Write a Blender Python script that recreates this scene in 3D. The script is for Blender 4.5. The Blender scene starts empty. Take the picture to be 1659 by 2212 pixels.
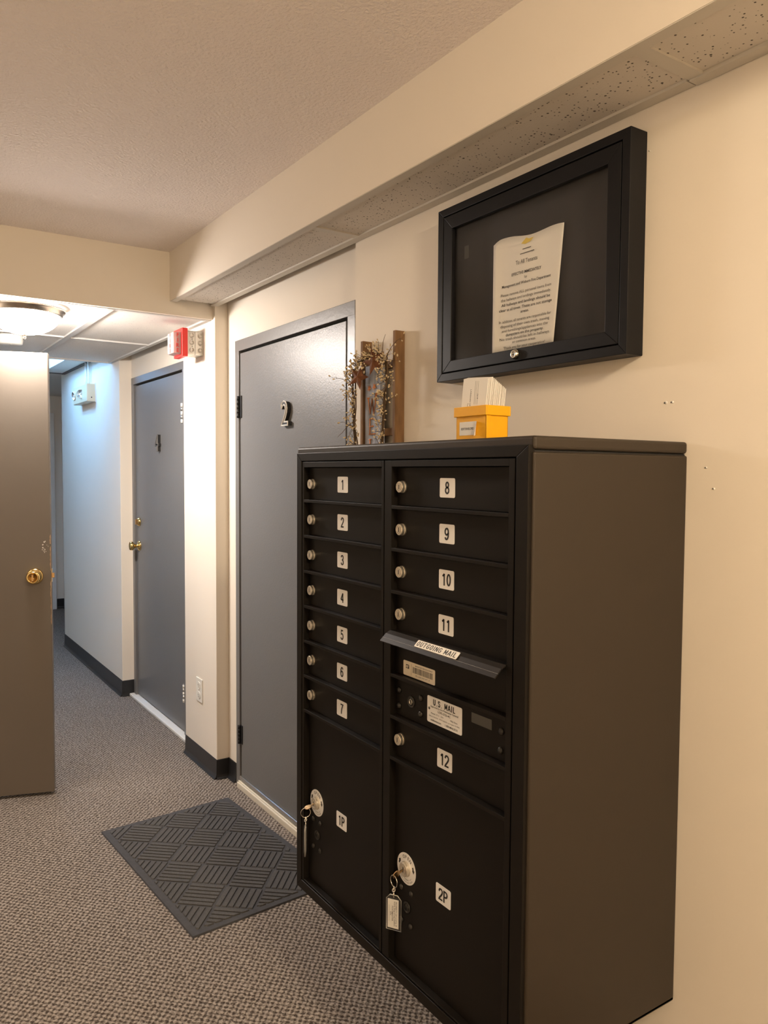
import bpy, bmesh, math, random
from mathutils import Vector, Matrix
S = bpy.context.scene
COL = S.collection
random.seed(7)

# ------------------------------------------------------------------ camera, world, exposure
cam_d = bpy.data.cameras.new('camera'); cam = bpy.data.objects.new('camera', cam_d); COL.objects.link(cam)
Rr, Ru, Rf = (Vector((0.5552176, 0.8316824, 0.0061486)), Vector((-0.0449221, 0.0226056, 0.9987347)), Vector((-0.8304911, 0.5547913, -0.0499119)))
cam.matrix_world = Matrix(((Rr.x, Ru.x, -Rf.x, 1.4486), (Rr.y, Ru.y, -Rf.y, -1.4098), (Rr.z, Ru.z, -Rf.z, 1.491), (0, 0, 0, 1)))
cam_d.sensor_fit = 'HORIZONTAL'; cam_d.sensor_width = 36.0; cam_d.lens = 36.0 * 1678.75 / 1659
cam_d.clip_start = 0.02
S.camera = cam
W = bpy.data.worlds.new('world'); S.world = W; W.use_nodes = True
W.node_tree.nodes['Background'].inputs[0].default_value = (0.05, 0.045, 0.04, 1)
W.node_tree.nodes['Background'].inputs[1].default_value = 0.3
S.view_settings.view_transform = 'Standard'; S.view_settings.look = 'None'
S.view_settings.gamma = 1.0; S.view_settings.use_curve_mapping = False
S.view_settings.exposure = 0.42
LOBBY_L, HALL_L, TUBE_L = 140.0, 152.0, 40.0          # lamp surface brightness
LOBBY_C, HALL_C, TUBE_C = (1.0, 0.80, 0.545), (1.0, 0.90, 0.82), (0.24, 0.55, 1.0)

# ------------------------------------------------------------------ materials
MATS = {}
def nd(t, typ, **kw):
    n = t.nodes.new(typ)
    for k, v in kw.items():
        if k.startswith('i_'): n.inputs[k[2:].replace('_', ' ')].default_value = v
        else: setattr(n, k, v)
    return n
def mat(name, col, rough=0.5, metal=0.0, spec=0.5, bump=None, var=None, coat=0.0):
    if name in MATS: return MATS[name]
    m = bpy.data.materials.new(name); m.use_nodes = True; t = m.node_tree
    b = t.nodes['Principled BSDF']
    b.inputs['Base Color'].default_value = (*col, 1); b.inputs['Roughness'].default_value = rough
    b.inputs['Metallic'].default_value = metal; b.inputs['Specular IOR Level'].default_value = spec
    b.inputs['Coat Weight'].default_value = coat
    if bump or var:
        tc = nd(t, 'ShaderNodeTexCoord')
    if bump:                                     # (scale, strength, distance)
        n = nd(t, 'ShaderNodeTexNoise'); n.inputs['Scale'].default_value = bump[0]; n.inputs['Detail'].default_value = 3
        t.links.new(tc.outputs['Object'], n.inputs['Vector'])
        bp = nd(t, 'ShaderNodeBump'); bp.inputs['Strength'].default_value = bump[1]; bp.inputs['Distance'].default_value = bump[2]
        t.links.new(n.outputs['Fac'], bp.inputs['Height']); t.links.new(bp.outputs['Normal'], b.inputs['Normal'])
    if var:                                      # (scale, other colour)
        n = nd(t, 'ShaderNodeTexNoise'); n.inputs['Scale'].default_value = var[0]; n.inputs['Detail'].default_value = 4
        t.links.new(tc.outputs['Object'], n.inputs['Vector'])
        mx = nd(t, 'ShaderNodeMix', data_type='RGBA'); mx.inputs[6].default_value = (*col, 1); mx.inputs[7].default_value = (*var[1], 1)
        rp = nd(t, 'ShaderNodeMapRange'); rp.inputs[1].default_value = 0.35; rp.inputs[2].default_value = 0.7
        t.links.new(n.outputs['Fac'], rp.inputs[0]); t.links.new(rp.outputs[0], mx.inputs[0]); t.links.new(mx.outputs[2], b.inputs['Base Color'])
    MATS[name] = m
    return m
def emis(name, col, s):
    m = bpy.data.materials.new(name); m.use_nodes = True; t = m.node_tree
    t.nodes.remove(t.nodes['Principled BSDF'])
    e = nd(t, 'ShaderNodeEmission'); e.inputs[0].default_value = (*col, 1); e.inputs[1].default_value = s
    t.links.new(e.outputs[0], t.nodes['Material Output'].inputs[0]); MATS[name] = m
    return m
def thin_glass(name, tint=(1, 1, 1), rough=0.03, f0=1.5, extra=0.0):
    m = bpy.data.materials.new(name); m.use_nodes = True; t = m.node_tree
    t.nodes.remove(t.nodes['Principled BSDF'])
    tr = nd(t, 'ShaderNodeBsdfTransparent'); tr.inputs[0].default_value = (*tint, 1)
    gl = nd(t, 'ShaderNodeBsdfGlossy'); gl.inputs['Roughness'].default_value = rough
    lw = nd(t, 'ShaderNodeLayerWeight'); lw.inputs[0].default_value = 0.5       # same on both sides of the pane
    pw = nd(t, 'ShaderNodeMath', operation='POWER'); pw.inputs[1].default_value = 5.0; t.links.new(lw.outputs['Facing'], pw.inputs[0])
    fr = nd(t, 'ShaderNodeMath', operation='MULTIPLY_ADD'); fr.inputs[1].default_value = 0.96; fr.inputs[2].default_value = ((f0 - 1) / (f0 + 1)) ** 2; t.links.new(pw.outputs[0], fr.inputs[0])
    ad = nd(t, 'ShaderNodeMath', operation='ADD', use_clamp=True); ad.inputs[1].default_value = extra
    mx = nd(t, 'ShaderNodeMixShader')
    t.links.new(fr.outputs[0], ad.inputs[0]); t.links.new(ad.outputs[0], mx.inputs[0]); t.links.new(tr.outputs[0], mx.inputs[1]); t.links.new(gl.outputs[0], mx.inputs[2])
    t.links.new(mx.outputs[0], t.nodes['Material Output'].inputs[0]); MATS[name] = m
    return m
def carpet_mat():
    m = bpy.data.materials.new('carpet'); m.use_nodes = True; t = m.node_tree; b = t.nodes['Principled BSDF']
    b.inputs['Roughness'].default_value = 0.95; b.inputs['Specular IOR Level'].default_value = 0.1
    tc = nd(t, 'ShaderNodeTexCoord')
    n0 = nd(t, 'ShaderNodeTexNoise'); n0.inputs['Scale'].default_value = 60; n0.inputs['Detail'].default_value = 2
    t.links.new(tc.outputs['Object'], n0.inputs['Vector'])
    sc = nd(t, 'ShaderNodeVectorMath', operation='SCALE'); sc.inputs['Scale'].default_value = 0.017
    sb = nd(t, 'ShaderNodeVectorMath', operation='SUBTRACT'); sb.inputs[1].default_value = (0.5, 0.5, 0.5)
    t.links.new(n0.outputs['Color'], sb.inputs[0]); t.links.new(sb.outputs[0], sc.inputs[0])
    ad = nd(t, 'ShaderNodeVectorMath', operation='ADD'); t.links.new(tc.outputs['Object'], ad.inputs[0]); t.links.new(sc.outputs[0], ad.inputs[1])
    sp = nd(t, 'ShaderNodeSeparateXYZ'); t.links.new(ad.outputs[0], sp.inputs[0])
    def sine(sock, k):
        a = nd(t, 'ShaderNodeMath', operation='MULTIPLY'); a.inputs[1].default_value = k; t.links.new(sock, a.inputs[0])
        s = nd(t, 'ShaderNodeMath', operation='SINE'); t.links.new(a.outputs[0], s.inputs[0]); return s.outputs[0]
    p = nd(t, 'ShaderNodeMath', operation='MULTIPLY')
    t.links.new(sine(sp.outputs['X'], math.pi / 0.0115), p.inputs[0]); t.links.new(sine(sp.outputs['Y'], math.pi / 0.0105), p.inputs[1])
    n1 = nd(t, 'ShaderNodeTexNoise'); n1.inputs['Scale'].default_value = 170; n1.inputs['Detail'].default_value = 3
    t.links.new(tc.outputs['Object'], n1.inputs['Vector'])
    n1s = nd(t, 'ShaderNodeMath', operation='MULTIPLY_ADD'); n1s.inputs[1].default_value = 3.4; n1s.inputs[2].default_value = -1.7; t.links.new(n1.outputs['Fac'], n1s.inputs[0])
    h = nd(t, 'ShaderNodeMath', operation='ADD'); t.links.new(p.outputs[0], h.inputs[0]); t.links.new(n1s.outputs[0], h.inputs[1])
    mr = nd(t, 'ShaderNodeMapRange'); mr.inputs[1].default_value = -1.0; mr.inputs[2].default_value = 1.1; t.links.new(h.outputs[0], mr.inputs[0])
    cr = nd(t, 'ShaderNodeValToRGB'); t.links.new(mr.outputs[0], cr.inputs[0])
    cr.color_ramp.elements[0].color = (0.066, 0.051, 0.041, 1); cr.color_ramp.elements[0].position = 0.12
    cr.color_ramp.elements[1].color = (0.43, 0.375, 0.325, 1); cr.color_ramp.elements[1].position = 0.92
    n2 = nd(t, 'ShaderNodeTexNoise'); n2.inputs['Scale'].default_value = 1.6; t.links.new(tc.outputs['Object'], n2.inputs['Vector'])
    m2 = nd(t, 'ShaderNodeMapRange'); m2.inputs[3].default_value = 0.85; m2.inputs[4].default_value = 1.12; t.links.new(n2.outputs['Fac'], m2.inputs[0])
    mm = nd(t, 'ShaderNodeVectorMath', operation='SCALE'); t.links.new(cr.outputs[0], mm.inputs[0]); t.links.new(m2.outputs[0], mm.inputs['Scale'])
    t.links.new(mm.outputs[0], b.inputs['Base Color'])
    bp = nd(t, 'ShaderNodeBump'); bp.inputs['Strength'].default_value = 0.8; bp.inputs['Distance'].default_value = 0.003
    t.links.new(mr.outputs[0], bp.inputs['Height']); t.links.new(bp.outputs[0], b.inputs['Normal'])
    return m
def tile_mat(name, col, speck, amount, sx=1.0):
    m = bpy.data.materials.new(name); m.use_nodes = True; t = m.node_tree; b = t.nodes['Principled BSDF']
    b.inputs['Roughness'].default_value = 0.9; b.inputs['Specular IOR Level'].default_value = 0.2
    tc = nd(t, 'ShaderNodeTexCoord'); mp = nd(t, 'ShaderNodeMapping'); mp.inputs['Scale'].default_value = (sx, 1, 1)
    t.links.new(tc.outputs['Object'], mp.inputs[0])
    v = nd(t, 'ShaderNodeTexVoronoi'); v.inputs['Scale'].default_value = 95; v.inputs['Randomness'].default_value = 1
    t.links.new(mp.outputs[0], v.inputs['Vector'])
    n = nd(t, 'ShaderNodeTexNoise'); n.inputs['Scale'].default_value = 45; n.inputs['Detail'].default_value = 3; t.links.new(tc.outputs['Object'], n.inputs['Vector'])
    a = nd(t, 'ShaderNodeMath', operation='MULTIPLY_ADD'); a.inputs[1].default_value = -0.62; t.links.new(n.outputs['Fac'], a.inputs[0]); t.links.new(v.outputs['Distance'], a.inputs[2])
    mr = nd(t, 'ShaderNodeMapRange'); mr.inputs[1].default_value = amount - 0.05; mr.inputs[2].default_value = amount + 0.03; t.links.new(a.outputs[0], mr.inputs[0])
    mx = nd(t, 'ShaderNodeMix', data_type='RGBA'); mx.inputs[6].default_value = (*speck, 1); mx.inputs[7].default_value = (*col, 1)
    t.links.new(mr.outputs[0], mx.inputs[0]); t.links.new(mx.outputs[2], b.inputs['Base Color'])
    n2 = nd(t, 'ShaderNodeTexNoise'); n2.inputs['Scale'].default_value = 220; t.links.new(tc.outputs['Object'], n2.inputs['Vector'])
    ad = nd(t, 'ShaderNodeMath', operation='MULTIPLY_ADD'); ad.inputs[1].default_value = 0.4; t.links.new(n2.outputs['Fac'], ad.inputs[0]); t.links.new(mr.outputs[0], ad.inputs[2])
    bp = nd(t, 'ShaderNodeBump'); bp.inputs['Strength'].default_value = 0.35; bp.inputs['Distance'].default_value = 0.002
    t.links.new(ad.outputs[0], bp.inputs['Height']); t.links.new(bp.outputs[0], b.inputs['Normal']); MATS[name] = m
    return m
def wood_mat(name, c0, c1, sc=(3, 3, 40), rough=0.8):
    m = bpy.data.materials.new(name); m.use_nodes = True; t = m.node_tree; b = t.nodes['Principled BSDF']; b.inputs['Roughness'].default_value = rough
    tc = nd(t, 'ShaderNodeTexCoord'); mp = nd(t, 'ShaderNodeMapping'); mp.inputs['Scale'].default_value = sc; t.links.new(tc.outputs['Object'], mp.inputs[0])
    n = nd(t, 'ShaderNodeTexNoise'); n.inputs['Scale'].default_value = 1.0; n.inputs['Detail'].default_value = 6; t.links.new(mp.outputs[0], n.inputs['Vector'])
    cr = nd(t, 'ShaderNodeValToRGB'); t.links.new(n.outputs['Fac'], cr.inputs[0])
    cr.color_ramp.elements[0].color = (*c0, 1); cr.color_ramp.elements[0].position = 0.3; cr.color_ramp.elements[1].color = (*c1, 1); cr.color_ramp.elements[1].position = 0.72
    t.links.new(cr.outputs[0], b.inputs['Base Color'])
    bp = nd(t, 'ShaderNodeBump'); bp.inputs['Strength'].default_value = 0.5; bp.inputs['Distance'].default_value = 0.001
    t.links.new(n.outputs['Fac'], bp.inputs['Height']); t.links.new(bp.outputs[0], b.inputs['Normal']); MATS[name] = m
    return m

wall = mat('wall_paint', (0.82, 0.755, 0.665), 0.75, spec=0.25, bump=(90, 0.08, 0.002), var=(1.3, (0.80, 0.735, 0.645)))
ceil_m = mat('stipple_ceiling', (0.90, 0.825, 0.785), 0.9, spec=0.1, bump=(105, 0.9, 0.008))
carpet = carpet_mat()
tile_s = tile_mat('soffit_tile', (0.66, 0.61, 0.55), (0.10, 0.085, 0.07), -0.135, 1.0)
tile_h = tile_mat('hall_tile', (0.78, 0.755, 0.72), (0.42, 0.40, 0.38), -0.19)
tbar = mat('grid_metal', (0.60, 0.56, 0.50), 0.5, spec=0.4)
tbar_w = mat('grid_metal_white', (0.58, 0.565, 0.545), 0.5, spec=0.4)
doorp = mat('door_paint', (0.170, 0.169, 0.172), 0.37, spec=0.45, bump=(150, 0.22, 0.002))
doorp_warm = mat('door_paint_warm_lit', (0.165, 0.140, 0.115), 0.42, spec=0.45, bump=(120, 0.06, 0.002))  # same grey paint as the other doors, warm lamplight mixed into the colour
framep = mat('frame_paint', (0.175, 0.172, 0.172), 0.36, spec=0.5, bump=(70, 0.25, 0.002))
dark = mat('dark_gap', (0.012, 0.011, 0.010), 0.8)
vinyl = mat('black_vinyl', (0.020, 0.020, 0.022), 0.35, spec=0.5)
white = mat('white_plastic', (0.82, 0.80, 0.74), 0.4)
whitep = mat('white_paint', (0.80, 0.79, 0.76), 0.5)
sill = mat('painted_sill', (0.74, 0.68, 0.56), 0.45, bump=(50, 0.3, 0.003))
alum = mat('aluminium', (0.70, 0.70, 0.70), 0.3, metal=1.0)
chrome = mat('nickel', (0.72, 0.68, 0.60), 0.22, metal=1.0)
lockf = mat('lock_face', (0.74, 0.69, 0.60), 0.30, metal=0.85)
brass = mat('brass', (0.78, 0.55, 0.22), 0.16, metal=1.0)
brassd = mat('key_brass', (0.62, 0.42, 0.22), 0.25, metal=1.0)
blackm = mat('black_metal', (0.012, 0.012, 0.013), 0.4)
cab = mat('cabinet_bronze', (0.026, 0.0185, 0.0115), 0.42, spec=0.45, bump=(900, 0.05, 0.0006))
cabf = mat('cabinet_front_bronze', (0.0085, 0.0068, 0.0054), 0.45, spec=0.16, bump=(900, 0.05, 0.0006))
cabd = mat('cabinet_inside', (0.006, 0.005, 0.005), 0.7)
plate = mat('label_silver', (0.95, 0.95, 0.95), 0.38, metal=0.25)
paper = mat('paper_white', (0.86, 0.84, 0.80), 0.7)
stick = mat('sticker_cream', (0.80, 0.72, 0.58), 0.6)
ink = mat('ink_black', (0.010, 0.010, 0.011), 0.5)
inkg = mat('ink_grey', (0.10, 0.095, 0.09), 0.6)
boardm = mat('board_frame', (0.007, 0.007, 0.0085), 0.42, spec=0.22)
boardb = mat('board_backing', (0.022, 0.021, 0.022), 0.8)
matg = mat('mat_rubber', (0.080, 0.080, 0.086), 0.9, spec=0.15, bump=(900, 0.5, 0.001), var=(60, (0.070, 0.070, 0.075)))
matr = mat('mat_rib', (0.120, 0.117, 0.116), 0.95, spec=0.1, bump=(1200, 0.6, 0.0015), var=(300, (0.080, 0.078, 0.078)))
yellow = mat('yellow_plastic', (0.92, 0.46, 0.005), 0.38, spec=0.4)
red = mat('red_plastic', (0.72, 0.035, 0.03), 0.35)
redink = mat('red_ink', (0.70, 0.06, 0.05), 0.5)
lens_m = mat('strobe_lens', (0.90, 0.78, 0.78), 0.25); lens_m.node_tree.nodes['Principled BSDF'].inputs['Transmission Weight'].default_value = 0.55
galv = mat('galvanised', (0.55, 0.53, 0.48), 0.4, metal=0.6)
beige = mat('beige_metal', (0.62, 0.50, 0.34), 0.45)
twig = mat('twig', (0.11, 0.065, 0.03), 0.85)
pip = mat('berry_cream', (0.74, 0.62, 0.42), 0.6, var=(90, (0.48, 0.33, 0.15)))
rust = mat('rust_star', (0.17, 0.060, 0.020), 0.8, var=(60, (0.10, 0.035, 0.012)))
copper = mat('copper_letter', (0.62, 0.24, 0.09), 0.5)
oldwood = wood_mat('old_wood', (0.10, 0.050, 0.020), (0.32, 0.175, 0.075), (30, 30, 5))
bluewood = wood_mat('grey_blue_wood', (0.22, 0.24, 0.29), (0.46, 0.49, 0.57), (90, 90, 6))
glassm = thin_glass('case_glass', (0.99, 0.99, 0.99), 0.16, 1.4)
clearp = thin_glass('clear_plastic', (0.92, 0.92, 0.92), 0.06, 1.5, 0.05)
smoke_p = mat('smoky_plastic', (0.016, 0.013, 0.011), 0.5, spec=0.25)
tape = mat('grey_tape', (0.07, 0.07, 0.065), 0.35)
nickel_r = mat('lamp_rim', (0.66, 0.58, 0.50), 0.25, metal=1.0)
yel_ink = mat('yellow_ink', (0.80, 0.62, 0.12), 0.6)
bolt_wood = mat('chipped_wood', (0.62, 0.42, 0.27), 0.8)
rivm = mat('black_rivet', (0.022, 0.019, 0.016), 0.3)
lobby_glow = emis('lobby_lamp_glass', LOBBY_C, LOBBY_L)
hall_glow = emis('hall_lamp_glass', HALL_C, HALL_L)
tube_glow = emis('cool_tube', TUBE_C, TUBE_L)
reflector = mat('reflector_white', (0.85, 0.87, 0.88), 0.5)

# ------------------------------------------------------------------ mesh helpers
_TX = {}
def text_data(body, bold=0.0, italic=0.0, wire=0.0):
    """glyph outlines as flat geometry, cap height about 0.7 of size 1, centred at 0"""
    key = (body, bold, italic, wire)
    if key in _TX: return _TX[key]
    c = bpy.data.curves.new('t', 'FONT'); c.body = body; c.size = 1.0; c.align_x = 'CENTER'; c.resolution_u = 3
    c.offset = bold; c.shear = italic
    if wire: c.fill_mode = 'NONE'; c.bevel_depth = wire; c.bevel_resolution = 0
    o = bpy.data.objects.new('t', c); COL.objects.link(o)
    dg = bpy.context.evaluated_depsgraph_get(); me = o.evaluated_get(dg).to_mesh()
    vs = [tuple(v.co) for v in me.vertices]; fs = [tuple(p.vertices) for p in me.polygons]
    o.evaluated_get(dg).to_mesh_clear(); bpy.data.objects.remove(o); bpy.data.curves.remove(c)
    if vs:
        x0, x1 = min(v[0] for v in vs), max(v[0] for v in vs)
    else: x0 = x1 = 0
    _TX[key] = (vs, fs, x0, x1)
    return _TX[key]

GL = {   # stroke centre lines of the label numerals, box 0..0.5 by 0..1
 '0': [[(.25 + .17 * math.cos(a), .5 + .43 * math.sin(a)) for a in [2 * math.pi * k / 20 for k in range(21)]]],
 '1': [[(.10, .76), (.20, .82), (.29, .95), (.29, 0)]],
 '2': [[(.07, .70), (.09, .83), (.16, .92), (.25, .935), (.35, .91), (.42, .82), (.43, .70), (.39, .57), (.27, .38), (.13, .20), (.07, .07), (.45, .07)]],
 '3': [[(.07, .76), (.11, .88), (.20, .935), (.30, .93), (.39, .85), (.41, .73), (.37, .60), (.28, .53), (.20, .52)], [(.20, .52), (.32, .50), (.41, .41), (.43, .28), (.40, .15), (.31, .075), (.22, .065), (.12, .11), (.06, .25)]],
 '4': [[(.36, 0), (.36, .93), (.05, .29), (.47, .29)]],
 '5': [[(.42, .93), (.14, .93), (.09, .52), (.17, .60), (.27, .61), (.38, .53), (.43, .38), (.41, .21), (.32, .09), (.22, .065), (.12, .11), (.06, .24)]],
 '6': [[(.42, .77), (.37, .90), (.27, .935), (.16, .88), (.09, .70), (.07, .45), (.09, .22), (.16, .09), (.25, .065), (.36, .11), (.43, .27), (.42, .43), (.34, .55), (.25, .58), (.15, .52), (.09, .40)]],
 '7': [[(.05, .93), (.44, .93), (.33, .72), (.24, .45), (.20, .20), (.19, 0)]],
 '8': [[(.25 + .145 * math.cos(a), .735 + .20 * math.sin(a)) for a in [2 * math.pi * k / 16 for k in range(17)]], [(.25 + .18 * math.cos(a), .295 + .235 * math.sin(a)) for a in [2 * math.pi * k / 16 for k in range(17)]]],
 'P': [[(.09, 0), (.09, .93), (.28, .93), (.39, .88), (.44, .74), (.40, .58), (.29, .49), (.09, .48)]],
}
GL.update({'O': GL['0'], 'U': [[(.08, 1), (.08, .30), (.13, .12), (.25, .06), (.37, .12), (.42, .30), (.42, 1)]], 'T': [[(.02, .93), (.48, .93)], [(.25, .93), (.25, 0)]], 'I': [[(.25, 0), (.25, 1)]], 'N': [[(.07, 0), (.07, .96), (.43, .04), (.43, 1)]],
 'M': [[(.04, 0), (.04, .97), (.25, .20), (.46, .97), (.46, 0)]], 'A': [[(.02, 0), (.25, .97), (.48, 0)], [(.12, .30), (.38, .30)]], 'L': [[(.10, 1), (.10, .07), (.45, .07)]], '.': [[(.20, .07), (.30, .07)]], ' ': [],
 'G': [[(.43, .73), (.37, .89), (.25, .935), (.13, .86), (.07, .66), (.07, .34), (.13, .14), (.25, .065), (.37, .11), (.43, .21), (.43, .46), (.26, .46)]],
 'S': [[(.42, .74), (.37, .88), (.25, .935), (.12, .88), (.09, .74), (.14, .61), (.34, .46), (.41, .36), (.42, .24), (.36, .11), (.24, .065), (.12, .12), (.07, .27)]]})
GL['9'] = [[(.5 - a, 1 - b) for a, b in GL['6'][0]]]
def split_sharp(pts):
    out = [[pts[0]]]
    for i in range(1, len(pts)):
        out[-1].append(pts[i])
        if i < len(pts) - 1:
            a = (pts[i][0] - pts[i - 1][0], pts[i][1] - pts[i - 1][1]); c = (pts[i + 1][0] - pts[i][0], pts[i + 1][1] - pts[i][1])
            if a[0] * c[0] + a[1] * c[1] < 0.05 * math.hypot(*a) * math.hypot(*c): out.append([pts[i]])
    return out
for _k in 'MNA14': GL[_k] = [q for st_ in GL[_k] for q in split_sharp(st_)]
def ribbon(pts, t):
    L = []; R = []
    for i, p in enumerate(pts):
        a = pts[max(i - 1, 0)]; c = pts[min(i + 1, len(pts) - 1)]
        if pts[0] == pts[-1] and i in (0, len(pts) - 1): a, c = pts[-2], pts[1]
        d1 = (p[0] - a[0], p[1] - a[1]); d2 = (c[0] - p[0], c[1] - p[1])
        l1 = math.hypot(*d1) or 1; l2 = math.hypot(*d2) or 1
        if d1 == (0, 0) or math.hypot(*d1) == 0: d1, l1 = d2, l2
        if math.hypot(*d2) == 0: d2, l2 = d1, l1
        n1 = (-d1[1] / l1, d1[0] / l1); n2 = (-d2[1] / l2, d2[0] / l2)
        mx, my = n1[0] + n2[0], n1[1] + n2[1]; q = mx * mx + my * my
        k = min(2.0 / q if q > 1e-6 else 1.0, 1.6)
        L.append((p[0] + mx * k * t / 2, p[1] + my * k * t / 2)); R.append((p[0] - mx * k * t / 2, p[1] - my * k * t / 2))
    return L, R

class MB:
    def __init__(s): s.v = []; s.f = []; s.m = []; s.mats = []; s.sm = []
    def mi(s, m):
        if m not in s.mats: s.mats.append(m)
        return s.mats.index(m)
    def add(s, vs, fs, m, smooth=False):
        o = len(s.v); s.v += [tuple(v) for v in vs]; i = s.mi(m)
        for f in fs: s.f.append(tuple(o + k for k in f)); s.m.append(i); s.sm.append(smooth)
        return s
    def box(s, x0, x1, y0, y1, z0, z1, m):
        return s.add([(x0, y0, z0), (x1, y0, z0), (x1, y1, z0), (x0, y1, z0), (x0, y0, z1), (x1, y0, z1), (x1, y1, z1), (x0, y1, z1)],
                     [(0, 3, 2, 1), (4, 5, 6, 7), (0, 1, 5, 4), (1, 2, 6, 5), (2, 3, 7, 6), (3, 0, 4, 7)], m)
    def prism(s, pts, O, U, V, N, h0, h1, m, inset=0.0):
        """polygon pts in (U,V) extruded along N from h0 to h1; top shrunk by inset about its centre"""
        O, U, V, N = Vector(O), Vector(U), Vector(V), Vector(N); n = len(pts)
        cx = sum(p[0] for p in pts) / n; cy = sum(p[1] for p in pts) / n
        top = pts
        if inset:
            top = []
            for (a, b) in pts:
                d = math.hypot(a - cx, b - cy) or 1; k = max(0, 1 - inset / d); top.append((cx + (a - cx) * k, cy + (b - cy) * k))
        vs = [O + U * a + V * b + N * h0 for a, b in pts] + [O + U * a + V * b + N * h1 for a, b in top]
        fs = [tuple(range(n - 1, -1, -1)), tuple(range(n, 2 * n))] + [(i, (i + 1) % n, n + (i + 1) % n, n + i) for i in range(n)]
        return s.add(vs, fs, m)
    def lathe(s, prof, O, A, m, n=24, smooth=True, cap=True):
        """profile [(radius, height)] turned about axis A through O"""
        O, A = Vector(O), Vector(A).normalized(); U = A.orthogonal().normalized(); V = A.cross(U)
        vs = []; fs = []
        for r, h in prof:
            for k in range(n):
                a = 2 * math.pi * k / n; vs.append(O + A * h + (U * math.cos(a) + V * math.sin(a)) * r)
        for j in range(len(prof) - 1):
            for k in range(n):
                fs.append((j * n + k, j * n + (k + 1) % n, (j + 1) * n + (k + 1) % n, (j + 1) * n + k))
        s.add(vs, fs, m, smooth)
        if cap:
            o = len(s.v) - len(vs); i = s.mi(m)
            if prof[0][0] > 1e-6: s.f.append(tuple(o + k for k in range(n - 1, -1, -1))); s.m.append(i); s.sm.append(False)
            if prof[-1][0] > 1e-6: s.f.append(tuple(o + (len(prof) - 1) * n + k for k in range(n))); s.m.append(i); s.sm.append(False)
        return s
    def tube(s, path, r, m, n=6, closed=False):
        P = [Vector(p) for p in path]; k = len(P); vs = []; fs = []
        for i, p in enumerate(P):
            d = (P[(i + 1) % k] - P[i - 1]) if closed else (P[min(i + 1, k - 1)] - P[max(i - 1, 0)])
            d.normalize(); U = d.cross(Vector((0.3, 0.2, 0.93)))
            if U.length < 1e-3: U = d.cross(Vector((1, 0, 0)))
            U.normalize(); V = d.cross(U); rr = r[i] if isinstance(r, (list, tuple)) else r
            for j in range(n):
                a = 2 * math.pi * j / n; vs.append(p + (U * math.cos(a) + V * math.sin(a)) * rr)
        for i in range(k if closed else k - 1):
            i2 = (i + 1) % k
            for j in range(n): fs.append((i * n + j, i * n + (j + 1) % n, i2 * n + (j + 1) % n, i2 * n + j))
        if not closed: fs += [tuple(range(n - 1, -1, -1)), tuple((k - 1) * n + j for j in range(n))]
        return s.add(vs, fs, m, True)
    def ell(s, c, rad, D, m, n=6, rings=4):
        D = Vector(D).normalized(); rl, rw = rad
        prof = [(rw * math.sin(math.pi * i / rings), -rl * math.cos(math.pi * i / rings)) for i in range(rings + 1)]
        return s.lathe(prof, c, D, m, n, True, False)
    def text(s, body, size, O, U, V, N, m, bold=0.0, italic=0.0, width=None, h=0.0, wire=0.0, ext=0.0, fn=None, left=False):
        vs, fs, x0, x1 = text_data(body, bold, italic, wire)
        O, U, V, N = Vector(O), Vector(U), Vector(V), Vector(N)
        kx = size
        if width and x1 > x0: kx = width / (x1 - x0)
        cx = x0 if left else (x0 + x1) / 2
        out = []
        for x, y, z in vs:
            p = O + U * ((x - cx) * kx) + V * (y * size - 0.35 * size) + N * (h + z * size)
            out.append(fn(p) if fn else p)
        if ext:
            nv = len(out); base = [p - N * ext for p in out]; cnt = {}
            for f in fs:
                for i in range(len(f)):
                    e = (f[i], f[(i + 1) % len(f)]); cnt[tuple(sorted(e))] = cnt.get(tuple(sorted(e)), 0) + 1
            side = []
            for f in fs:
                for i in range(len(f)):
                    a, b = f[i], f[(i + 1) % len(f)]
                    if cnt[tuple(sorted((a, b)))] == 1: side.append((b, a, a + nv, b + nv))
            return s.add(out + base, list(fs) + side, m)
        return s.add(out, fs, m)
    def strokes(s, txt, h, O, U, V, m, wx=1.0, t=0.145, gap=0.10, slant=0.0):
        wd = {' ': 0.25, '.': 0.22, 'I': 0.22, 'M': 0.56}; tot = sum(wd.get(c, 0.5) + gap for c in txt) - gap; x0 = -tot / 2; O = Vector(O)
        for c in txt:
            w = wd.get(c, 0.5); o = x0 + (w - 0.5) / 2
            for st_ in GL[c]:
                L, R = ribbon(st_, t); n = len(L)
                s.add([O + U * ((o + p[0] + slant * p[1]) * h * wx) + V * ((p[1] - 0.5) * h) for p in L + R], [(i, i + 1, n + i + 1, n + i) for i in range(n - 1)], m)
            x0 += w + gap
        return s
    def digits(s, txt, h, x, y, z, m, wx=1.0, t=0.145):
        adv = 0.5; wtot = adv * len(txt) + 0.04 * (len(txt) - 1); x0 = -wtot / 2
        for c in txt:
            for st_ in GL[c]:
                L, R = ribbon(st_, t); n = len(L)
                vs = [(x + (x0 + p[0]) * h * wx, y, z + (p[1] - 0.5) * h) for p in L + R]
                s.add(vs, [(i, i + 1, n + i + 1, n + i) for i in range(n - 1)], m)
            x0 += adv + 0.04
        return s
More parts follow.
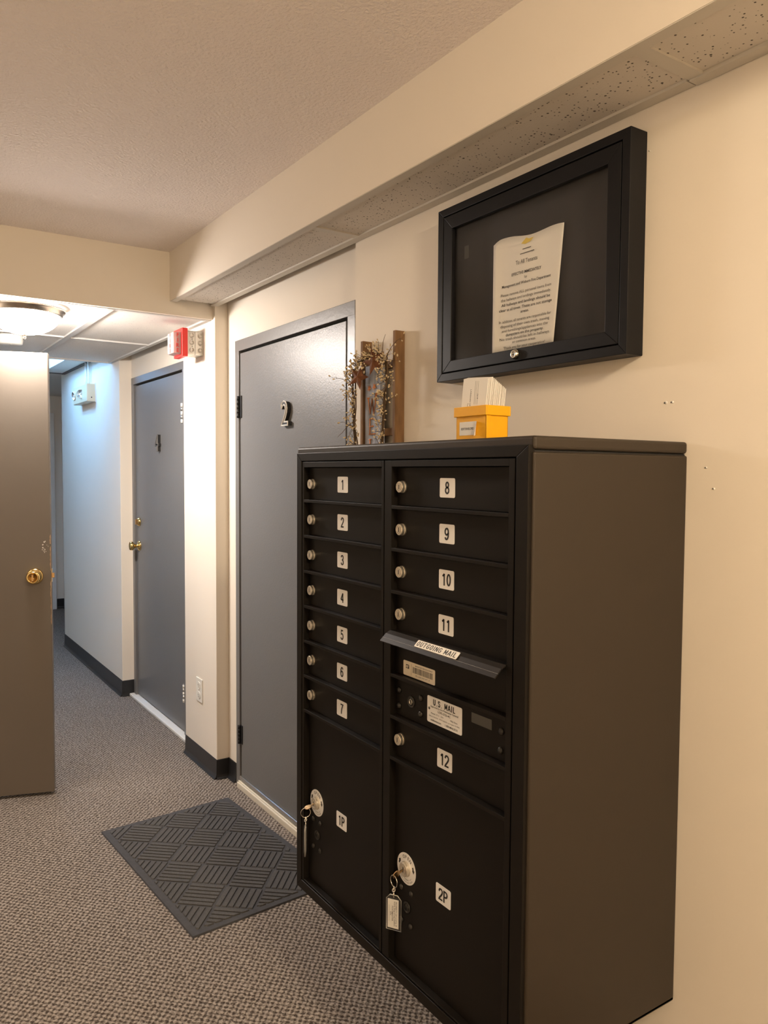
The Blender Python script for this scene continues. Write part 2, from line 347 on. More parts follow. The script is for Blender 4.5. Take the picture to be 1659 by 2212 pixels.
    def build(s, name, parent=None, bevel=0.0, seg=2, kind=None, label=None):
        me = bpy.data.meshes.new(name)
        off = Vector(parent.get('_o', (0, 0, 0))) if parent else Vector((0, 0, 0))
        me.from_pydata([tuple(Vector(v) - off) for v in s.v], [], s.f)
        for m in s.mats: me.materials.append(m)
        me.polygons.foreach_set('material_index', s.m); me.polygons.foreach_set('use_smooth', s.sm); me.update()
        bm = bmesh.new(); bm.from_mesh(me); bmesh.ops.recalc_face_normals(bm, faces=bm.faces); bm.to_mesh(me); bm.free()
        o = bpy.data.objects.new(name, me); COL.objects.link(o)
        if parent: o.parent = parent; o['_o'] = tuple(off)
        if bevel:
            b = o.modifiers.new('bevel', 'BEVEL'); b.width = bevel; b.segments = seg; b.limit_method = 'ANGLE'; b.angle_limit = 0.6
        if kind: o['kind'] = kind
        if label: o['label'] = label
        return o
    def top(s, name, label, cat, base, bevel=0.0, seg=2, kind=None, group=None):
        """a top-level thing that is one mesh, origin at base"""
        base = Vector(base); s.v = [tuple(Vector(v) - base) for v in s.v]
        o = s.build(name, None, bevel, seg); o.location = base; o['_o'] = tuple(base)
        o['label'] = label; o['category'] = cat
        if kind: o['kind'] = kind
        if group: o['group'] = group
        return o
def thing(name, label, cat, loc, group=None, kind=None):
    o = bpy.data.objects.new(name, None); COL.objects.link(o); o.location = loc; o['_o'] = tuple(loc); o.empty_display_size = 0.1
    o['label'] = label; o['category'] = cat
    if group: o['group'] = group
    if kind: o['kind'] = kind
    return o
def rrect(x0, x1, z0, z1, r, n=4):
    p = []
    for cx, cz, a0 in ((x1 - r, z1 - r, 0), (x0 + r, z1 - r, 90), (x0 + r, z0 + r, 180), (x1 - r, z0 + r, 270)):
        for k in range(n + 1):
            a = math.radians(a0 + 90 * k / n); p.append((cx + r * math.cos(a), cz + r * math.sin(a)))
    return p
X, Y, Z = Vector((1, 0, 0)), Vector((0, 1, 0)), Vector((0, 0, 1)); NY = -Y
def fplate(mb, x0, x1, z0, z1, y, t, r, m):          # thin plate facing -Y, back at y, thickness t
    return mb.prism(rrect(x0, x1, z0, z1, r), (0, y, 0), X, Z, NY, 0, t, m)

# ------------------------------------------------------------------ levels
H, ZS, ZH, ZU = 2.4959, 2.2752, 2.2142, 2.295        # lobby ceiling, soffit, hall ceiling, far hall ceiling
YP, D2, D4 = -0.0177, 0.0455, 0.060                  # hall wall face, door-2 wall, door-4 wall
XE = -0.8454                                         # end of the mailbox wall
XP1, XP0 = -2.0832, -2.524                           # pier
XH = -2.1092                                         # header face

# ------------------------------------------------------------------ structure
MB().box(-7.7, 3.4, -2.75, 0.6, -0.05, 0, carpet).top('floor', 'dark taupe loop-pile carpet covering the lobby and hall floor', 'floor', (0, 0, 0), kind='structure')
MB().box(XE, 3.4, 0, 0.2, 0, 2.6, wall).top('wall_right', 'cream painted wall carrying the glazed notice case', 'wall', (0, 0, 0), kind='structure')
wr = bpy.data.objects['wall_right']
for x, z, r in ((0.405, 1.643, 0.0035), (0.421, 1.643, 0.0030), (0.504, 1.506, 0.0022), (0.522, 1.464, 0.0024), (0.350, 2.182, 0.0016)):
    h_ = MB(); h_.lathe([(r, 0), (r * 0.9, 0.0006), (0, 0.0008)], (x + r * 0.7, 0, z), (0, -1, 0), paper, 10); h_.lathe([(r * 0.6, 0), (r * 0.6, 0.0009), (0, 0.0009)], (x - r * 0.3, 0, z), (0, -1, 0), inkg, 8); h_.build('screw_hole', wr)
mb = MB(); mb.box(XP1 - 0.01, -1.9715, D2, 0.25, 0, 2.6, wall); mb.box(-1.9715, -0.905, D2, 0.25, 2.0984, 2.6, wall); mb.box(-0.905, XE + 0.01, D2, 0.25, 0, 2.6, wall)
mb.top('wall_recess', 'narrow cream wall around the grey door numbered 2', 'wall', (-1.5, D2, 0), kind='structure')
MB().box(XP0, XP1, YP, 0.3, 0, 2.6, wall).top('wall_pier', 'cream pier between the two grey numbered doors', 'wall', (-2.3, 0, 0), bevel=0.003, kind='structure')
mb = MB(); mb.box(-3.76, -3.722, D4, 0.3, 0, 2.6, wall); mb.box(-3.722, XP0, D4, 0.3, 2.098, 2.6, wall); mb.box(-2.70, XP0, D4, 0.3, 0, 2.098, wall)
mb.top('wall_alcove', 'recessed cream wall around the door numbered 4', 'wall', (-3.2, D4, 0), kind='structure')
MB().box(-5.53, -3.745, YP, 0.3, 0, 2.6, wall).top('wall_hall', 'long hall wall holding the beige emergency light', 'wall', (-4.6, 0, 0), bevel=0.003, kind='structure')
mb = MB(); mb.box(-7.7, -5.4, 0.372, 0.5, 0, 2.6, wall); mb.top('wall_far_side', 'cream wall of the widened far end of the hall', 'wall', (-6.5, 0.37, 0), kind='structure')
MB().box(-7.7, -7.5, -2.0, 0.5, 0, 2.6, wall).top('wall_far', 'cream end wall of the hall beyond the emergency light', 'wall', (-7.5, 0, 0), kind='structure')
MB().box(-7.6, XH, -1.75, -1.62, 0, 2.6, wall).top('wall_hall_left', 'cream hall wall behind the open grey door', 'wall', (-4.5, -1.62, 0), kind='structure')
MB().box(XH - 0.1, XH, -2.7, -1.62, 0, 2.6, wall).top('wall_lobby_end', 'cream lobby end wall beside the hall opening', 'wall', (XH, -2.2, 0), kind='structure')
MB().box(XH - 0.12, 3.4, -2.75, -2.62, 0, 2.6, wall).top('wall_left', 'cream lobby wall opposite the mailboxes', 'wall', (0, -2.62, 0), kind='structure')
MB().box(3.25, 3.4, -2.75, 0.2, 0, 2.6, wall).top('wall_back', 'cream lobby wall at the far end from the hall', 'wall', (3.25, -1, 0), kind='structure')
MB().box(-7.7, 3.4, -2.75, 0.6, 2.6, 2.7, ceil_m).top('ceiling_slab', 'plain slab closing the rooms above the ceilings', 'ceiling', (0, 0, 2.6), kind='structure')
MB().box(XH, 3.3, -2.7, -0.2, H, H + 0.1, ceil_m).top('ceiling', 'stippled pinkish lobby ceiling', 'ceiling', (0, 0, H), kind='structure')
MB().box(XH - 0.025, XH, -2.7, YP, ZH, 2.6, wall).top('wall_header', 'cream header beam across the hall opening', 'wall', (XH, -1, ZH), kind='structure')
# soffit with its lay-in tiles
sof = MB().box(XH, 3.3, -0.2246, -0.205, ZS, H + 0.05, wall).top('wall_soffit', 'cream boxed soffit running above the mailbox wall', 'soffit', (0, -0.22, ZS), kind='structure')
g = MB(); g.box(XH + 0.01, 3.3, -0.2236, -0.195, ZS - 0.002, ZS + 0.004, tbar); g.box(XH + 0.01, 0.46, -0.032, -0.002, ZS - 0.002, ZS + 0.004, tbar); g.box(0.465, 3.3, -0.030, -0.002, ZS - 0.004, ZS + 0.004, tbar)
for xs in (-0.79, 0.480, 1.75): g.box(xs - 0.016, xs + 0.016, -0.196, -0.031, ZS - 0.001, ZS + 0.004, tbar)
g.build('tile_grid', sof)
edges = [XH + 0.03, -0.79, 0.480, 1.75, 3.0]
for a, b in zip(edges[:-1], edges[1:]):
    MB().box(a + 0.008, b - 0.008, -0.20, -0.027, ZS + 0.004, ZS + 0.018, tile_s).build('ceiling_tile', sof, bevel=0.002)
# hall ceiling
hc = MB().box(-3.92, XH - 0.02, -1.62, YP, ZH + 0.03, ZH + 0.06, tbar_w).top('ceiling_hall', 'suspended tile ceiling over the hall entrance', 'ceiling', (-3, -0.8, ZH + 0.03), kind='structure')
ys = [YP, -0.482, -1.090, -1.62]; xs = [XH - 0.025, -3.05, -3.92]
g = MB()
for y in ys[1:3]: g.box(xs[-1], xs[0], y - 0.016, y + 0.016, ZH - 0.003, ZH + 0.02, tbar_w)
g.box(xs[-1], xs[0], YP - 0.024, YP, ZH - 0.003, ZH + 0.03, tbar_w); g.box(xs[-1], xs[0], -1.62, -1.596, ZH - 0.003, ZH + 0.03, tbar_w)
g.box(-3.058, -3.042, -1.62, YP, ZH - 0.002, ZH + 0.02, tbar_w); g.box(-3.935, -3.915, -1.62, YP, ZH - 0.003, ZU + 0.02, tbar_w); g.box(XH - 0.045, XH - 0.02, -1.62, YP, ZH - 0.002, ZH + 0.02, tbar_w)
g.build('tile_grid', hc)
for i in range(2):
    for j in range(3):
        MB().box(xs[i + 1] + 0.01, xs[i] - 0.006, ys[j + 1] + 0.012, ys[j] - 0.014, ZH + 0.006, ZH + 0.022, tile_h).build('ceiling_tile', hc)
# far hall ceiling, with the opening of the light fitting
TX0, TX1, TY0, TY1 = -5.15, -4.0, -0.79, -0.188
uc = MB().box(-7.5, TX0 - 0.006, -1.62, 0.38, ZU, ZU + 0.03, tile_h).top('ceiling_far', 'raised tile ceiling at the far end of the hall', 'ceiling', (-6.3, -0.6, ZU), kind='structure')
MB().box(TX1 + 0.006, -3.92, -1.62, YP + 0.02, ZU, ZU + 0.03, tile_h).top('ceiling_step', 'narrow raised ceiling strip just past the hall entrance tiles', 'ceiling', (-3.95, -0.6, ZU), kind='structure')
MB().box(TX0, TX1, -1.62, TY0 - 0.006, ZU, ZU + 0.03, tile_h).top('ceiling_beside_light', 'raised tile ceiling on the inner side of the tube light', 'ceiling', (-4.6, -1.2, ZU), kind='structure')
MB().box(TX0, TX1, TY1 + 0.006, YP + 0.02, ZU, ZU + 0.03, tile_h).top('ceiling_edge', 'narrow ceiling strip between the tube light and the emergency light wall', 'ceiling', (-4.6, -0.1, ZU), kind='structure')
g = MB(); g.box(-5.39, -3.93, YP - 0.022, YP, ZU - 0.010, ZU + 0.002, inkg); g.box(-5.40, -5.375, -1.6, YP, ZU - 0.006, ZU + 0.002, inkg); g.build('wall_angle', uc)

def cove_base(name, label, segs, hgt=0.0953, end=None):
    """black vinyl cove base; each seg (p0, p1, outward normal)"""
    mb = MB()
    for p0, p1, nrm in segs:
        p0, p1, nrm = Vector((*p0, 0)), Vector((*p1, 0)), Vector((*nrm, 0))
        prof = [(0, 0.0), (0.016, 0.0), (0.0155, 0.004), (0.008, 0.010), (0.0045, 0.020), (0.003, hgt - 0.003), (0.001, hgt), (0, hgt)]
        vs = [p + nrm * a + Z * b for p in (p0, p1) for a, b in prof]; n = len(prof)
        fs = [(i, i + 1, n + i + 1, n + i) for i in range(n - 1)] + [tuple(range(n)), tuple(range(n, 2 * n))]
        mb.add(vs, fs, vinyl)
    return mb.top(name, label, 'baseboard', (segs[0][0][0], segs[0][0][1], 0), kind='structure')
cove_base('baseboard_pier', 'black vinyl cove base around the foot of the pier', [((XP0 + 0.002, YP), (XP1 + 0.004, YP), (0, -1)), ((XP1, YP - 0.003), (XP1, D2), (1, 0)), ((XP1 + 0.003, D2), (-1.992, D2), (0, -1))])
cove_base('baseboard_hall', 'black vinyl cove base along the emergency light wall', [((-5.53, YP), (-3.741, YP), (0, -1)), ((-3.745, YP - 0.003), (-3.745, D4), (1, 0))], 0.105)
cove_base('baseboard_far', 'black vinyl cove base at the far end of the hall', [((-7.5, 0.372), (-5.53, 0.372), (0, -1)), ((-7.5, 0.300), (-7.5, 0.372), (1, 0))], 0.105)
cove_base('baseboard_right', 'black vinyl cove base below the wall-hung mailboxes', [((XE, 0), (3.25, 0), (0, -1))])

# ------------------------------------------------------------------ doors
def number_sign(parent, txt, x, y, z0, z1, w):
    hh = (z1 - z0) / 0.72
    mb = MB(); mb.text(txt, hh, (x, y, (z0 + z1) / 2), X, Z, NY, blackm, bold=0.012, width=w, h=0.016, ext=0.016)
    mb.text(txt, hh, (x, y, (z0 + z1) / 2), X, Z, NY, plate if txt == '2' else inkg, bold=0.005, width=w * 0.97, h=0.0165, wire=0.022)
    mb.build('door_number', parent, label='black raised numeral ' + txt + ' with pale outline')
def hinge(parent, x, y, z0, z1, m, m2=None):
    mb = MB(); h = (z1 - z0) / 5
    for k in range(5): mb.lathe([(0.0075, 0), (0.0075, h * 0.94)], (x, y, z0 + k * h), Z, (m2 if (m2 and k % 2 == 0) else m), 10)
    mb.box(x - 0.034, x - 0.004, y + 0.006, y + 0.012, z0, z1, m); mb.box(x + 0.004, x + 0.024, y + 0.004, y + 0.010, z0, z1, m)
    mb.build('hinge', parent)
def knobset(parent, O, A, m, name='door_knob'):
    MB().lathe([(0.033, 0), (0.033, 0.004), (0.027, 0.011), (0.013, 0.014), (0.0115, 0.030), (0.017, 0.036), (0.0275, 0.046), (0.029, 0.056), (0.026, 0.064), (0.017, 0.067), (0, 0.0672)], O, A, m, 28).build(name, parent)

d1 = MB().box(-1.9245, -0.9765, D2 - 0.004, D2 + 0.040, 0.055, 2.0375, doorp).top('door_1', 'grey painted flush door numbered 2 behind the mailboxes', 'door', (-1.45, D2, 0), bevel=0.002, kind='structure')
f = MB(); f.box(-1.9704, -1.930, D2 - 0.010, D2 + 0.08, 0, 2.0984, framep); f.box(-0.958, -0.905, D2 - 0.010, D2 + 0.08, 0, 2.0984, framep); f.box(-1.9704, -0.905, D2 - 0.0105, D2 + 0.08, 2.0475, 2.0984, framep)
f.box(-1.935, -0.95, D2 + 0.036, D2 + 0.08, 0.0, 2.05, dark)
f.build('door_frame', d1, bevel=0.0015)
hinge(d1, -1.929, D2 - 0.012, 1.742, 1.843, blackm); hinge(d1, -1.931, D2 - 0.012, 0.212, 0.300, blackm)
number_sign(d1, '2', -1.437, D2 - 0.004, 1.683, 1.785, 0.066)
t = MB(); t.box(-1.938, -0.958, D2 - 0.022, D2 + 0.03, 0, 0.028, sill); t.box(-1.938, -0.958, D2 - 0.016, D2 + 0.03, 0.028, 0.034, sill); t.box(-1.928, -0.968, D2 - 0.012, D2 - 0.004, 0.040, 0.058, alum)
t.build('threshold', d1, bevel=0.004, label='cream painted sill with metal door sweep')

d2o = MB().box(-3.672, -2.752, D4 + 0.004, D4 + 0.045, 0.025, 2.043, doorp).top('door_2', 'grey painted flush door numbered 4 in the hall alcove', 'door', (-3.2, D4, 0), bevel=0.002, kind='structure')
f = MB(); f.box(-3.722, -3.680, D4 - 0.008, D4 + 0.09, 0, 2.098, framep); f.box(-2.745, -2.70, D4 - 0.008, D4 + 0.09, 0, 2.098, framep); f.box(-3.722, -2.70, D4 - 0.0085, D4 + 0.09, 2.0535, 2.098, framep); f.box(-3.69, -2.74, D4 + 0.04, D4 + 0.09, 0, 2.06, dark)
f.build('door_frame', d2o, bevel=0.0015)
hinge(d2o, -2.748, D4 - 0.008, 1.76, 1.87, alum, white); hinge(d2o, -2.748, D4 - 0.008, 0.20, 0.30, alum, white)  # alternate knuckles coloured white to stand in for light reflected off the metal
number_sign(d2o, '4', -3.185, D4 + 0.004, 1.613, 1.713, 0.060)
knobset(d2o, (-3.605, D4 + 0.004, 1.012), (0, -1, 0), brass)
mb = MB(); mb.lathe([(0.028, 0), (0.028, 0.006), (0.022, 0.014), (0.020, 0.016), (0, 0.016)], (-3.605, D4 + 0.004, 1.167), (0, -1, 0), brass, 24); mb.box(-3.611, -3.599, D4 - 0.024, D4 - 0.012, 1.150, 1.184, brassd); mb.build('deadbolt', d2o)
t = MB(); t.box(-3.735, -2.52, D4 - 0.036, D4 + 0.03, 0, 0.018, whitep); t.build('threshold', d2o, bevel=0.004)

# open door, hinged at the hall's left wall
ox, oy = -2.3205, -0.7135; dv = Vector((-0.3127, -0.9499, 0)); nv = Vector((0.9499, -0.3127, 0))      # along the leaf, facing the lobby
P0 = Vector((ox, oy, 0))
def leafbox(mb, a0, a1, h0, h1, z0, z1, m):
    return mb.prism([(a0, z0), (a1, z0), (a1, z1), (a0, z1)], P0, dv, Z, nv, h0, h1, m)
d3 = leafbox(MB(), 0, 0.90, -0.044, 0, 0.012, 2.021, doorp_warm).top('door_3', 'open grey flush door, warm lamplight mixed into its colour, with brass knob under the hall lamp', 'door', (ox, oy, 0), bevel=0.004, seg=3, kind='structure')
ko = P0 + dv * 0.068 + Z * 1.015
MB().lathe([(0.036, 0), (0.036, 0.004), (0.030, 0.012), (0.017, 0.015), (0.0155, 0.026), (0.024, 0.034), (0.0285, 0.046), (0.0285, 0.056), (0.024, 0.062), (0.019, 0.062), (0.018, 0.057), (0, 0.057)], ko, nv, brass, 32).build('door_knob', d3)
mb = MB(); mb.prism([(-0.0035, -0.014), (0.0035, -0.014), (0.0035, 0.014), (-0.0035, 0.014)], ko, dv, Z, nv, 0.057, 0.068, brassd); mb.build('turn_button', d3)
mb = MB(); leafbox(mb, -0.0015, 0.001, -0.036, -0.008, 0.985, 1.045, brass); leafbox(mb, -0.012, 0.0, -0.029, -0.015, 1.004, 1.026, brassd); mb.build('latch', d3, bevel=0.001)
ch = MB()
for k in range(70):
    z = random.choice([random.uniform(0.80, 0.94), random.uniform(0.80, 0.94), random.uniform(1.06, 1.18), random.uniform(0.94, 1.2)]); l = random.uniform(0.004, 0.018); w = random.uniform(0.0012, 0.0042)
    ch.prism([(-0.0002, -l), (w * 0.6, -l * 0.7), (w, 0), (w * 0.5, l * 0.8), (-0.0002, l)], P0 + Z * z, dv, Z, nv, -0.002, 0.0004, bolt_wood)
for k in range(20):
    a, z = random.gauss(0.027, 0.006), random.gauss(1.145, 0.022); r = random.uniform(0.0010, 0.0026)
    ch.prism([(r * math.cos(q), r * 1.4 * math.sin(q)) for q in (0, 1.1, 2.3, 3.4, 4.4, 5.4)], P0 + dv * a + Z * z, dv, Z, nv, -0.001, 0.0004, paper)
ch.build('paint_chips', d3, kind='stuff')
# far door at the end of the hall
d4 = MB().box(-7.498, -7.46, -0.62, 0.205, 0.01, 2.04, whitep).top('door_4', 'pale door at the far end of the hall', 'door', (-7.48, -0.2, 0), kind='structure')
f = MB(); f.box(-7.5, -7.44, 0.205, 0.287, 0, 2.11, whitep); f.box(-7.5, -7.44, -0.70, -0.62, 0, 2.11, whitep); f.box(-7.5, -7.442, -0.62, 0.205, 2.04, 2.109, whitep); f.build('door_frame', d4, bevel=0.004)

# ------------------------------------------------------------------ mailbox cabinet
YD, YL, YT = -0.4268, -0.4428, -0.4445               # door skins, shelf lips, front trim
ZT, PR = 1.5136, 0.0937
CL = [(-0.3816, -0.0095), (0.0303, 0.4065)]
mc = thing('mailbox_cabinet', 'large dark bronze wall-hung apartment mailbox cabinet with numbered doors', 'mailbox', (0.015, -0.22, 0.372))
EX0, EX1, EY = -0.4329, 0.4620, -0.4359
b = MB()
b.box(EX1 - 0.012, EX1, EY, 0, 0.372, 1.5305, cab); b.box(EX0, EX0 + 0.012, EY, 0, 0.372, 1.5305, cab)
b.box(EX0, EX1, EY + 0.002, 0, 0.372, 0.384, cab); b.box(EX0 + 0.004, EX1 - 0.004, EY + 0.004, -0.001, 1.520, 1.5345, cabd)
b.box(EX0 + 0.012, EX1 - 0.012, -0.37, -0.36, 0.38, 1.525, cabd)
b.build('enclosure', mc, bevel=0.004, seg=3)
MB().box(EX0, EX1, EY, 0, 1.5345, 1.5588, cab).build('lid', mc, bevel=0.006, seg=3)
TO = (-0.4185, 0.4572, 0.3572, 1.5425); TI = (-0.3930, 0.4262, 0.3830, 1.5215)
tr = MB()
o4 = [(TO[0], TO[2]), (TO[1], TO[2]), (TO[1], TO[3]), (TO[0], TO[3])]; i4 = [(TI[0], TI[2]), (TI[1], TI[2]), (TI[1], TI[3]), (TI[0], TI[3])]
for k in range(4):
    j = (k + 1) % 4
    MB().prism([o4[k], o4[j], i4[j], i4[k]], (0, 0, 0), X, Z, NY, -YT - 0.016, -YT, cabf).build('trim_bar', mc, bevel=0.0012)
# face frame
fr = MB()
for x0, x1 in ((-0.3900, -0.3816), (-0.0095, -0.0005), (0.0035, 0.0303), (0.4065, 0.4215)):
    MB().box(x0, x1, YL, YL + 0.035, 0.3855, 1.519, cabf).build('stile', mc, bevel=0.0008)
for ci, (x0, x1) in enumerate(CL):
    for r in range(13):
        if r == 0: z0, z1 = 1.5052, 1.519
        elif r == 12: z0, z1 = 0.3855, ZT - 12 * PR
        elif 8 <= r: continue
        else: z0, z1 = ZT - r * PR - 0.0075, ZT - r * PR
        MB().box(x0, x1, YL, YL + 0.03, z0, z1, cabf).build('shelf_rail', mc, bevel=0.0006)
def lock(parent, x, z, y, r=0.0125, L=0.0115):
    mb = MB(); mb.lathe([(r * 1.08, 0), (r * 1.08, 0.003), (r, 0.004), (r, L - 0.001), (r * 0.93, L), (r * 0.72, L), (r * 0.70, L - 0.0012), (r * 0.60, L - 0.0012), (r * 0.58, L), (0, L)], (x, y, z), (0, -1, 0), lockf, 30, False)
    mb.prism(rrect(-0.0011, 0.0011, -r * 0.42, r * 0.42, 0.0009, 2), (x, y, z), X, Z, NY, L, L + 0.0003, blackm)
    mb.build('cam_lock', parent)
def nlabel(parent, txt, x, z, y):
    mb = MB(); fplate(mb, x - 0.0247, x + 0.0247, z - 0.0198, z + 0.0198, y, 0.0006, 0.0035, plate)
    mb.digits(txt, 0.0255, x, YD - 0.0009, z, ink, 1.15); mb.build('number_label', parent)
names = [[str(k) for k in range(1, 8)], ['8', '9', '10', '11', None, None, '12']]
for ci, (x0, x1) in enumerate(CL):
    lx = (-0.2070, 0.2085)[ci]
    for r in range(7):
        zb, zt_ = ZT - (r + 1) * PR, (ZT - r * PR - 0.0075 if r else 1.5052)
        nm = names[ci][r]
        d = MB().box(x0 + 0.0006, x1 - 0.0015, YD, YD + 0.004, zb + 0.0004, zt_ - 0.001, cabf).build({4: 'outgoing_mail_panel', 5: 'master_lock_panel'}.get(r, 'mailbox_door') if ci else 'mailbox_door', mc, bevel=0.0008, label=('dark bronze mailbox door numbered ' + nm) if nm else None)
        if nm: lock(d, x0 + 0.0222, zb + 0.0412, YD); nlabel(d, nm, lx, zb + 0.0420, YD)
        elif r == 4: omp = d
        else: mlp = d
pdoors = []
for ci, (x0, x1) in enumerate(CL):
    nm = ('1P', '2P')[ci]
    d = MB().box(x0 + 0.0006, x1 - 0.0015, YD, YD + 0.004, ZT - 12 * PR + 0.0004, ZT - 7 * PR - 0.0085, cabf).build('parcel_door', mc, bevel=0.0008, label='tall dark bronze parcel locker door marked ' + nm)
    nlabel(d, nm, (-0.2070, 0.2085)[ci], 0.612, YD)
    cx, cz = x0 + 0.0460, 0.6125
    mb = MB(); mb.prism([(0.035 * math.cos(2 * math.pi * k / 40), 0.035 * math.sin(2 * math.pi * k / 40)) for k in range(40)], (cx, YD, cz), X, Z, NY, 0, 0.0008, plate)
    for k, c in enumerate('OPEN'):
        a = math.radians(112 - k * 19); u = Vector((math.sin(a), 0, -math.cos(a))); w = Vector((math.cos(a), 0, math.sin(a)))
        mb.text(c, 0.0105, Vector((cx, YD, cz)) + w * 0.0265, u, w, NY, ink, bold=0.008, h=0.0010)
    for sgn, a0, a1 in ((1, 172, 145), (1, 28, -2)):
        for k in range(6):
            b0, b1 = math.radians(a0 + (a1 - a0) * k / 6), math.radians(a0 + (a1 - a0) * (k + 1) / 6)
            wd0, wd1 = (0.0022, 0.0022) if k < 3 else (0.0042 * (6 - k) / 3 + 0.0002, 0.0042 * (5 - k) / 3 + 0.0002)
            q = [(math.cos(b0) * (0.027 - wd0), math.sin(b0) * (0.027 - wd0)), (math.cos(b0) * (0.027 + wd0), math.sin(b0) * (0.027 + wd0)), (math.cos(b1) * (0.027 + wd1), math.sin(b1) * (0.027 + wd1)), (math.cos(b1) * (0.027 - wd1), math.sin(b1) * (0.027 - wd1))]
            mb.prism(q, (cx, YD, cz), X, Z, NY, 0.0008, 0.0011, ink)
    for rad, word, aa, st, ssz in ((0.0300, 'WHEN CLOSING DOOR', 232, 6.0, 0.0044), (0.0245, 'TO REMOVE KEY', 245, 7.0, 0.0042)):
        for k, c in enumerate(word):
            if c == ' ': continue
            a = math.radians(aa - 10 + k * st); w = Vector((math.cos(a), 0, math.sin(a))); u = Vector((-math.sin(a), 0, math.cos(a)))
            mb.text(c, ssz, Vector((cx, YD, cz)) + w * rad, u, -w, NY, inkg, h=0.0010)
    mb.build('lock_plate', d, label='round silver plate reading OPEN with arrows')
    lock(d, cx, cz, YD, 0.0155, 0.010)
    rv = MB()
    for dx, z in ((0.0270, 0.5633), (0.0645, 0.5633), (0.0280, 0.4885), (0.0635, 0.4885)):
        MB().lathe([(0.0068, 0), (0.0066, 0.0015), (0.0045, 0.0038), (0, 0.0046)], (x0 + dx, YD, z), (0, -1, 0), rivm, 16).build('rivet', d)
    mb = MB(); mb.lathe([(0.0125, 0), (0.0125, 0.002), (0.0105, 0.0024), (0.0100, -0.001 + 0.0012), (0.0070, 0.0008), (0.0066, 0.0024), (0, 0.0024)], (x0 + 0.049, YD, 0.526), (0, -1, 0), rivm, 22); mb.prism(rrect(-0.0008, 0.0008, -0.004, 0.004, 0.0006, 2), (x0 + 0.049, YD, 0.526), X, Z, NY, 0.0024, 0.0027, cabd); mb.build('keyhole', d)
    pdoors.append((d, cx, cz))
# outgoing mail hood and postal sticker
fx0, fx1 = 0.0303, 0.4065
fl = MB(); prof = [(YL - 0.0005, 1.1425), (YL - 0.0125, 1.1370), (YL - 0.0285, 1.1220)]
for (ya, za), (yb, zb2) in zip(prof[:-1], prof[1:]):
    dn = Vector((0, zb2 - za, -(yb - ya))).normalized() * 0.0022; e = 0.0
    vs = [Vector((fx0, ya, za)), Vector((fx1, ya, za)), Vector((fx1, yb, zb2)), Vector((fx0, yb, zb2))]
    fl.add([tuple(v) for v in vs] + [tuple(v - Vector((0, -0.0013, 0.0018))) for v in vs], [(0, 1, 2, 3), (7, 6, 5, 4), (0, 4, 5, 1), (2, 6, 7, 3), (1, 5, 6, 2), (3, 7, 4, 0)], smoke_p)
for zf in (0.33, 0.72):
    y_, z_ = YL - 0.0005 - 0.028 * zf, 1.1425 - 0.0205 * zf + 0.0005
    fl.box(fx0, fx1, y_ - 0.0003, y_ + 0.0003, z_ - 0.0002, z_ + 0.0010, plate)
fl.box(fx0, fx1, YL - 0.001, YD, 1.1390, 1.1425, cabf)
hood = fl.build('outgoing_hood', omp, label='smoky sloping hood marked OUTGOING MAIL')
e = (Vector((0, YL - 0.0285, 1.1220)) - Vector((0, YL - 0.0125, 1.1370))).normalized(); nn = Vector((0, -0.684, 0.729))
O = Vector((0.2175, YL - 0.0140, 1.1352)) + nn * 0.0016
lb = MB(); lb.prism(rrect(-0.0690, 0.0690, -0.0085, 0.0085, 0.0018), O, X, -e, nn, 0, 0.0005, paper); lb.strokes('OUTGOING MAIL', 0.0118, O + nn * 0.0008, X, -e, ink, 1.5, 0.13, 0.13)
lb.build('hood_label', omp)
st = MB(); x0, x1, z0, z1 = 0.0590, 0.1735, 1.0470, 1.0795
fplate(st, x0, x1, z0, z1, YD, 0.0004, 0.003, stick)
st.text('MANAGED SERVICE POINT', 0.0042, ((x0 + x1) / 2 + 0.018, YD, z1 - 0.0055), X, Z, NY, inkg, bold=0.01, width=0.062, h=0.0006)
rr = random.Random(3); xx = x0 + 0.035
while xx < x1 - 0.008:
    w = rr.choice([0.0005, 0.0008, 0.0012]); st.box(xx, xx + w, YD - 0.0006, YD - 0.0004, z0 + 0.0105, z1 - 0.0090, inkg); xx += w + rr.choice([0.0006, 0.0009, 0.0013])
st.text('185 LAKE AVE APT ST', 0.0046, ((x0 + x1) / 2 + 0.014, YD, z0 + 0.0062), X, Z, NY, inkg, width=0.052, h=0.0006)
ex, ez = x0 + 0.0155, z1 - 0.0125                                                    # small postal emblem
st.prism([(-0.0058, -0.0042), (0.0062, -0.0042), (0.0058, 0.0046), (-0.0052, 0.0046)], (ex, YD, ez), X, Z, NY, 0.0004, 0.0006, ink)
st.prism([(-0.0052, -0.0012), (0.0024, 0.0000), (0.0046, 0.0028), (-0.0030, 0.0024), (-0.0044, 0.0010)], (ex, YD, ez), X, Z, NY, 0.0006, 0.0008, stick)
st.prism([(-0.0050, -0.0034), (0.0010, -0.0030), (0.0044, -0.0012), (-0.0010, -0.0018)], (ex, YD, ez), X, Z, NY, 0.0006, 0.0008, stick)
st.text('USPS 1234', 0.0032, (ex, YD, z1 - 0.0205), X, Z, NY, inkg, width=0.011, h=0.0006) if False else None
st.box(x0 + 0.0300, x0 + 0.0304, YD - 0.0006, YD - 0.0004, z0 + 0.004, z1 - 0.004, inkg)
st.build('postal_sticker', omp, label='cream barcode sticker with small postal emblem')
